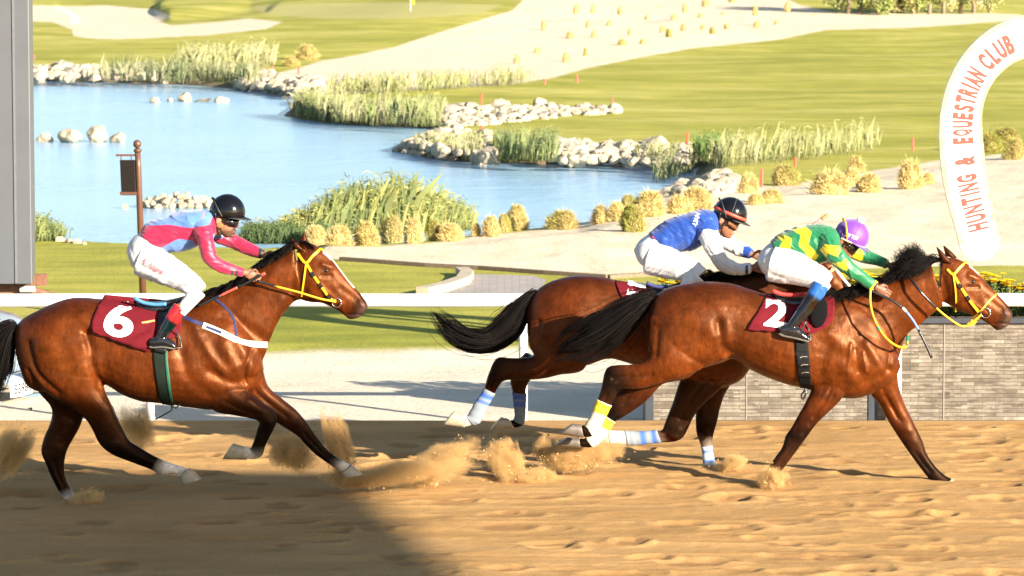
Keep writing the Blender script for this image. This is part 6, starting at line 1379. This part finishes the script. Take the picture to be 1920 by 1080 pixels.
J5 = dict(Y=30.85, base=(1250, 540), ear=(1352, 411), pitch=22, neck=(1342, 408), seed=11, wang=.5, tone=(.95, .9, .86), beard=False,
 torso=[(1216,438,1232,460,.13),(1226,430,1246,469,.15),(1252,412,1268,474,.165),(1288,399,1302,468,.18),(1316,393,1326,452,.19),(1336,396,1342,436,.14),(1347,405,1348,426,.085)],
 near_arm=[(1322,424,42,.067,-.13),(1330,444,39,.064,-.205),(1339,466,34,.056,-.245),(1352,490,30,.05,-.25),(1370,502,27,.046,-.22),(1390,505,23,.04,-.18),(1408,502,19,.036,-.15)],
 far_arm=[(1334,424,36,.06,.14),(1356,448,32,.056,.20),(1378,463,28,.05,.21),(1396,471,24,.044,.18),(1409,477,19,.036,.14)],
 near_hand=((1, .1, -.1), (.1, 0, 1), 1.05), far_hand=((1, -.1, -.2), (.1, 0, 1), 1.0),
 thigh=[(1220,482,68,.105,.085),(1250,492,60,.096,.15),(1280,502,50,.082,.22),(1304,511,40,.068,.265),(1311,518,32,.06,.275)], shin=[(1304,516,38,.066,.275),(1290,536,30,.058,.29),(1276,556,26,.05,.30)],
 pelvis=[(1230,432,1246,466,.12),(1214,440,1244,472,.15),(1198,452,1238,494,.165),(1189,470,1230,506,.155),(1196,490,1216,506,.10)],
 boot=[(1277,553,28,.058,.302,BK),(1266,570,26,.055,.31,BK),(1254,590,22,.047,.315,BK),(1246,604,19,.042,.318,BK)],
 foot=[(1232,605,14,.034,.315),(1239,605,20,.042,.318),(1252,604,22,.044,.32),(1266,609,17,.043,.32),(1277,614,9,.036,.318)], sole=(-1, 0),
 shirt_cols=(ROY, WH, WH),
 paint=[(Z5((225,470),(240,490),(330,590),(300,540),(250,480)), (0.6, .05, .06), None), (Z5((1105,760),(1130,750),(1130,850),(1100,840)), BKS, 'near'), (Z5((1155,740),(1180,740),(1180,850),(1155,850)), (.6, .08, .05), 'near'), (Z5((1180,740),(1260,740),(1260,850),(1180,850)), ROY, 'near'), (Z5((1110,610),(1260,610),(1260,730),(1095,720)), ROY, 'far'),
  (Z5((700,250),(860,270),(850,440),(760,420),(720,425),(640,560),(600,540)), ROY, 'near')],
 folds=[([(1290,500),(1300,525)],4,-.006),([(1205,503),(1245,515),(1280,528)],5,.004)])
p6, hd6, sh6, br6_ = jockey('jockey with black helmet, moustache and magenta and light blue silks on horse 6', J6)
p2, hd2, sh2, br2_ = jockey('jockey with purple cap and green and yellow zigzag silks on the leading horse', J2)
p5, hd5, sh5, br5_ = jockey('jockey with black helmet with red stripe and royal blue vest on the middle horse', J5)
he6, rim6 = helmet(p6, hd6, shellm, rubber); goggles(p6, hd6, lensd, rubber, rubber); chin_strap(p6, hd6, blackl)
ear_cup = MB(); v, f = ico(2)
for sg in (-1, 1): ear_cup = MB(); ear_cup.add([hd6.w(-.004+q.x*.026, sg*.083+q.y*.006, -.042+q.z*.024) for q in v], f); ear_cup.build('ear_strap', mat('tan_strap', (0.22, 0.11, 0.03), 0.7), p6, True)
he2, rim2 = helmet(p2, hd2, purplem, purplem, mat('cream_trim', (0.75, 0.62, 0.38), 0.6)); goggles(p2, hd2, lensd, yellow, yellow); chin_strap(p2, hd2, blackl)
pc = hd2.w(.02, 0, .187); mb = MB(); v, f = ico(3); mb.add([pc+q*.031*(1+.12*math.sin(q.x*23)*math.sin(q.y*19)*math.sin(q.z*21)) for q in v], f); mb.build('pompom', pomm, he2, True)
he5, rim5 = helmet(p5, hd5, shellm, rubber); goggles(p5, hd5, lensb, rubber, rubber); chin_strap(p5, hd5, blackl)
mb = MB()
for j in range(41):
    pass
ban = [hd5.w(.028+.1315*math.cos(t), .1135*math.sin(t), .056-.002*math.cos(t)) for t in np.linspace(0, 2*math.pi, 41)]; vs = []
for p in ban: vs += [p-hd5.uz*.013, p+hd5.uz*.013-(p-hd5.w(.028, 0, .05))*.004]
mb.add(vs, [(2*i, 2*i+2, 2*i+3, 2*i+1) for i in range(40)]); o = mb.build('red_band', mat('red_tape', (0.62, 0.07, 0.04), 0.5), he5, True); solid(o, .004)
def helm_seam(he, H, m):
    mb = MB(); mb.tube([H.w(.028+.129*math.cos(a)*0.0, .111*math.cos(a), .052+.129*math.sin(a)) for a in np.linspace(.1, math.pi-.1, 24)], .0022, 5); mb.tube([H.w(.028+.129*math.cos(a), 0, .052+.129*math.sin(a)) for a in np.linspace(.1, math.pi-.1, 24)], .0022, 5); mb.build('seam', m, he, True)
helm_seam(he5, hd5, mat('seam_grey', (0.08, 0.08, 0.085), 0.6)); helm_seam(he2, hd2, purplem)
# lettering on clothes
pinkm = mat('pink_print', (0.75, 0.22, 0.26), 0.7); whitep = mat('white_print', (0.82, 0.82, 0.82), 0.6)
o = decal('A. Alajmi', bvh_of(br6_.data), 291, 495, 48, 15, R(31), 29.0, .007, .016, .3).build('lettering', pinkm, br6_)
o = decal('UAN', bvh_of(sh5.data), 1304, 408, 22, 9, R(-72), 30.85, .007, .03).build('lettering', whitep, sh5)
hb = BVHTree.FromPolygons([v.co for v in he2.data.vertices], [tuple(p.vertices) for p in he2.data.polygons])
o = decal('TOP TURF', hb, 1594, 441, 26, 7.5, R(19), 29.95, .006, .008).build('lettering', whitep, he2)
o = decal('Alajmi', bvh_of(sh6.data), 384, 402, 13, 5, R(-78), 29.0, .003, .01, .3).build('lettering', pinkm, sh6)
# stirrups belong to the saddles
def stirrup(sd, Y, c, w, h, top):
    for sg in (-1, 1):
        mb = MB(); y = Y+sg*.32; k = PPM(Y); a, b, tp = P(c[0]-w/2, c[1], y), P(c[0]+w/2, c[1], y), P(c[0], c[1]-h, y)
        mb.tube([a, a+(tp-a)*.45+Vector((-.012, -.03*sg*-1, 0)), tp, b+(tp-b)*.45+Vector((.012, .03*sg*-1, 0)), b, (a+b)/2+Vector((0, 0, -.006)), a], .007, 6); mb.build('stirrup', mat('dark_steel', (0.06, 0.06, 0.06), 0.35, metal=0.6), sd, True)
        mb = MB(); q = P(top[0], top[1], Y+sg*.27); mb.tube([tp, (tp+q)/2, q], .010, 6); mb.build('stirrup_leather', blackl, sd, True)
stirrup(s6, 29.0, (324, 652), 34, 42, (322, 580)); stirrup(s2, 29.95, (1510, 637), 20, 34, (1520, 570)); stirrup(s5, 30.85, (1262, 614), 22, 36, (1272, 560))
# ---- whips are held things
def whip(label, segs, Y):
    root = empty('riding_whip', P(segs[0][0][0][0], segs[0][0][0][1], Y), label, 'whip', 'riding whips')
    for pts, r, m, nm in segs:
        mb = MB(); p = catmull([(a, b, y) for a, b, y in pts], 5); mb.tube([P(a, b, y) for a, b, y in p], r, 8); mb.build(nm, m, root, True)
redt = mat('red_tape', (0.62, 0.07, 0.04), 0.5); bluet = mat('blue_tape', (0.12, 0.24, 0.6), 0.5)
yw = 28.80
whip('black whip with red grip held by the jockey of horse 6', [([(497,512,yw),(490,516,yw)],.014,redt,'knob'),([(491,515,yw),(470,527,yw),(445,539,yw)],.0105,blackl,'grip'),([(445,539,yw),(428,547,yw),(414,554,yw)],.010,redt,'collar'),([(414,554,yw),(392,564,yw),(371,574,yw)],.0115,blackl,'flap')], yw)
yw = 29.66
whip('long curved black whip pointing down from the near hand of the leading jockey', [([(1630,543,yw),(1650,553,yw),(1672,563,yw),(1692,577,yw)],.0105,blackl,'grip'),([(1692,577,yw),(1699,584,yw)],.0108,whitec,'collar'),([(1699,584,yw),(1712,601,yw),(1722,618,yw)],.010,bluet,'shaft'),([(1722,618,yw),(1735,644,yw),(1747,671,yw)],.011,blackl,'flap')], yw)
yw = 30.62
whip('pink tipped whip sticking up behind the back of the leading jockey', [([(1426,506,yw),(1470,474,yw),(1520,425,yw)],.009,blackl,'shaft'),([(1520,425,yw),(1540,411,yw)],.013,mat('pink_tape', (0.6, 0.22, 0.2), 0.5),'grip'),([(1540,411,yw),(1553,402,yw)],.015,mat('tan_leather', (0.35, 0.22, 0.08), 0.6),'knob')], yw)
# ================================================================== FLYING SAND
def dust_mat(name, dens, seed, nsc=4.8, thr=0.47):
    m = bpy.data.materials.new(name); m.use_nodes = True; nt = m.node_tree; nt.nodes.clear()
    out = nt.nodes.new('ShaderNodeOutputMaterial'); pv = nt.nodes.new('ShaderNodeVolumePrincipled'); pv.inputs['Color'].default_value = (0.95, 0.63, 0.29, 1); pv.inputs['Anisotropy'].default_value = 0.1
    tc = nt.nodes.new('ShaderNodeTexCoord'); ln = nt.nodes.new('ShaderNodeVectorMath'); ln.operation = 'LENGTH'; nt.links.new(tc.outputs['Object'], ln.inputs[0])
    fall = math_(nt, 'SUBTRACT', 1.0, ln.outputs['Value'])
    mp = nt.nodes.new('ShaderNodeMapping'); mp.inputs['Location'].default_value = (seed*3.1, seed*1.7, 0); mp.inputs['Scale'].default_value = (1.25, 1, 0.5); nt.links.new(tc.outputs['Object'], mp.inputs[0])
    nz = nt.nodes.new('ShaderNodeTexNoise'); nz.inputs['Scale'].default_value = nsc*0.45; nz.inputs['Detail'].default_value = 6; nz.inputs['Roughness'].default_value = 0.65; nt.links.new(mp.outputs[0], nz.inputs['Vector'])
    a = math_(nt, 'SUBTRACT', math_(nt, 'ADD', math_(nt, 'MULTIPLY', fall, 0.75), nz.outputs['Fac']), thr+0.35)
    d = math_(nt, 'MULTIPLY', math_(nt, 'MAXIMUM', a, 0.0), dens); nt.links.new(d, pv.inputs['Density']); nt.links.new(pv.outputs[0], out.inputs['Volume']); return m
grain = mat('sand_grain', (0.44, 0.26, 0.10), 0.95, var=0.3, nscale=30)
def spray(px, py, w, h, Y, dens, seed, lean=0.0, label='', grains=800, depth=0.25):
    c = P(px, py, Y); k = PPM(Y); v, f = ico(3); mb = MB(); mb.add(v, f); o = mb.build('sand_spray', dust_mat('sand_dust', dens*5.4, seed)); o.location = c; o.scale = (w/k/2*1.55, depth*1.2, h/k/2*1.4); o.rotation_euler = (0, -lean, 0); tag(o, label, 'flying sand', None, 'stuff')
    grains = int(grains*1.1); r = np.random.default_rng(seed); mb = MB(); ca, sa = math.cos(lean), math.sin(lean)
    for i in range(grains):
        q = r.normal(0, .42, 3); q[2] = abs(r.normal(0, .6))-.75 if r.random() < .6 else q[2]; x, z = q[0]*w/k/2, q[2]*h/k/2; p = c+Vector((x*ca-z*sa, q[1]*depth, x*sa+z*ca))
        if p.z < 0.01: continue
        s = abs(r.normal(0, .0024))+.0014
        if r.random() < .02: s *= 2.2
        a, b, d_, e = [Vector(r.normal(0, s, 3)) for _ in range(4)]; mb.add([p+a, p+b, p+d_, p+e], [(0, 1, 2), (0, 2, 3), (0, 3, 1), (1, 3, 2)])
    g = mb.build('sand_grains', grain); tag(g, label.replace('cloud', 'grains'), 'flying sand', None, 'stuff')
SP = [(632,840,60,170,29.5,30,1,.30,'sand cloud thrown up under the leading fore hoof of horse 6',1100),(545,845,120,90,29.3,20,2,-.5,'sand cloud behind the folded foreleg of horse 6',700),(665,898,150,44,29.45,22,3,0,'low sand cloud below the outstretched hoof of horse 6',600),
 (820,872,190,80,29.8,18,4,.45,'sand cloud between the two leading groups',800),(950,868,80,110,30.2,34,5,.3,'rising sand cloud below the tail of the middle horse',900),(985,895,130,46,30.1,26,6,0,'low sand cloud under the middle horse',600),(1090,852,170,70,30.3,28,7,.1,'sand cloud below the trailing hooves',900),(1030,845,70,60,30.5,30,8,-.4,'sand cloud left of the trailing hooves',400),
 (1448,900,70,60,29.75,34,9,.5,'sand burst around the planted fore hoof of the leading horse',700),(1375,868,70,36,30.7,22,10,.2,'sand puff at the planted hoof of the middle horse',300),(255,800,90,110,29.6,12,11,.2,'faint sand cloud behind the belly of horse 6',300),(18,850,80,140,29.4,17,12,-.6,'sand cloud trailing at the left edge',500),(160,935,90,36,28.9,26,13,.25,'sand burst at the planted hind hoof of horse 6',500),(760,885,260,60,29.4,16,14,.1,'thin sand cloud drifting ahead of horse 6',300)]
for a in SP: spray(*a)
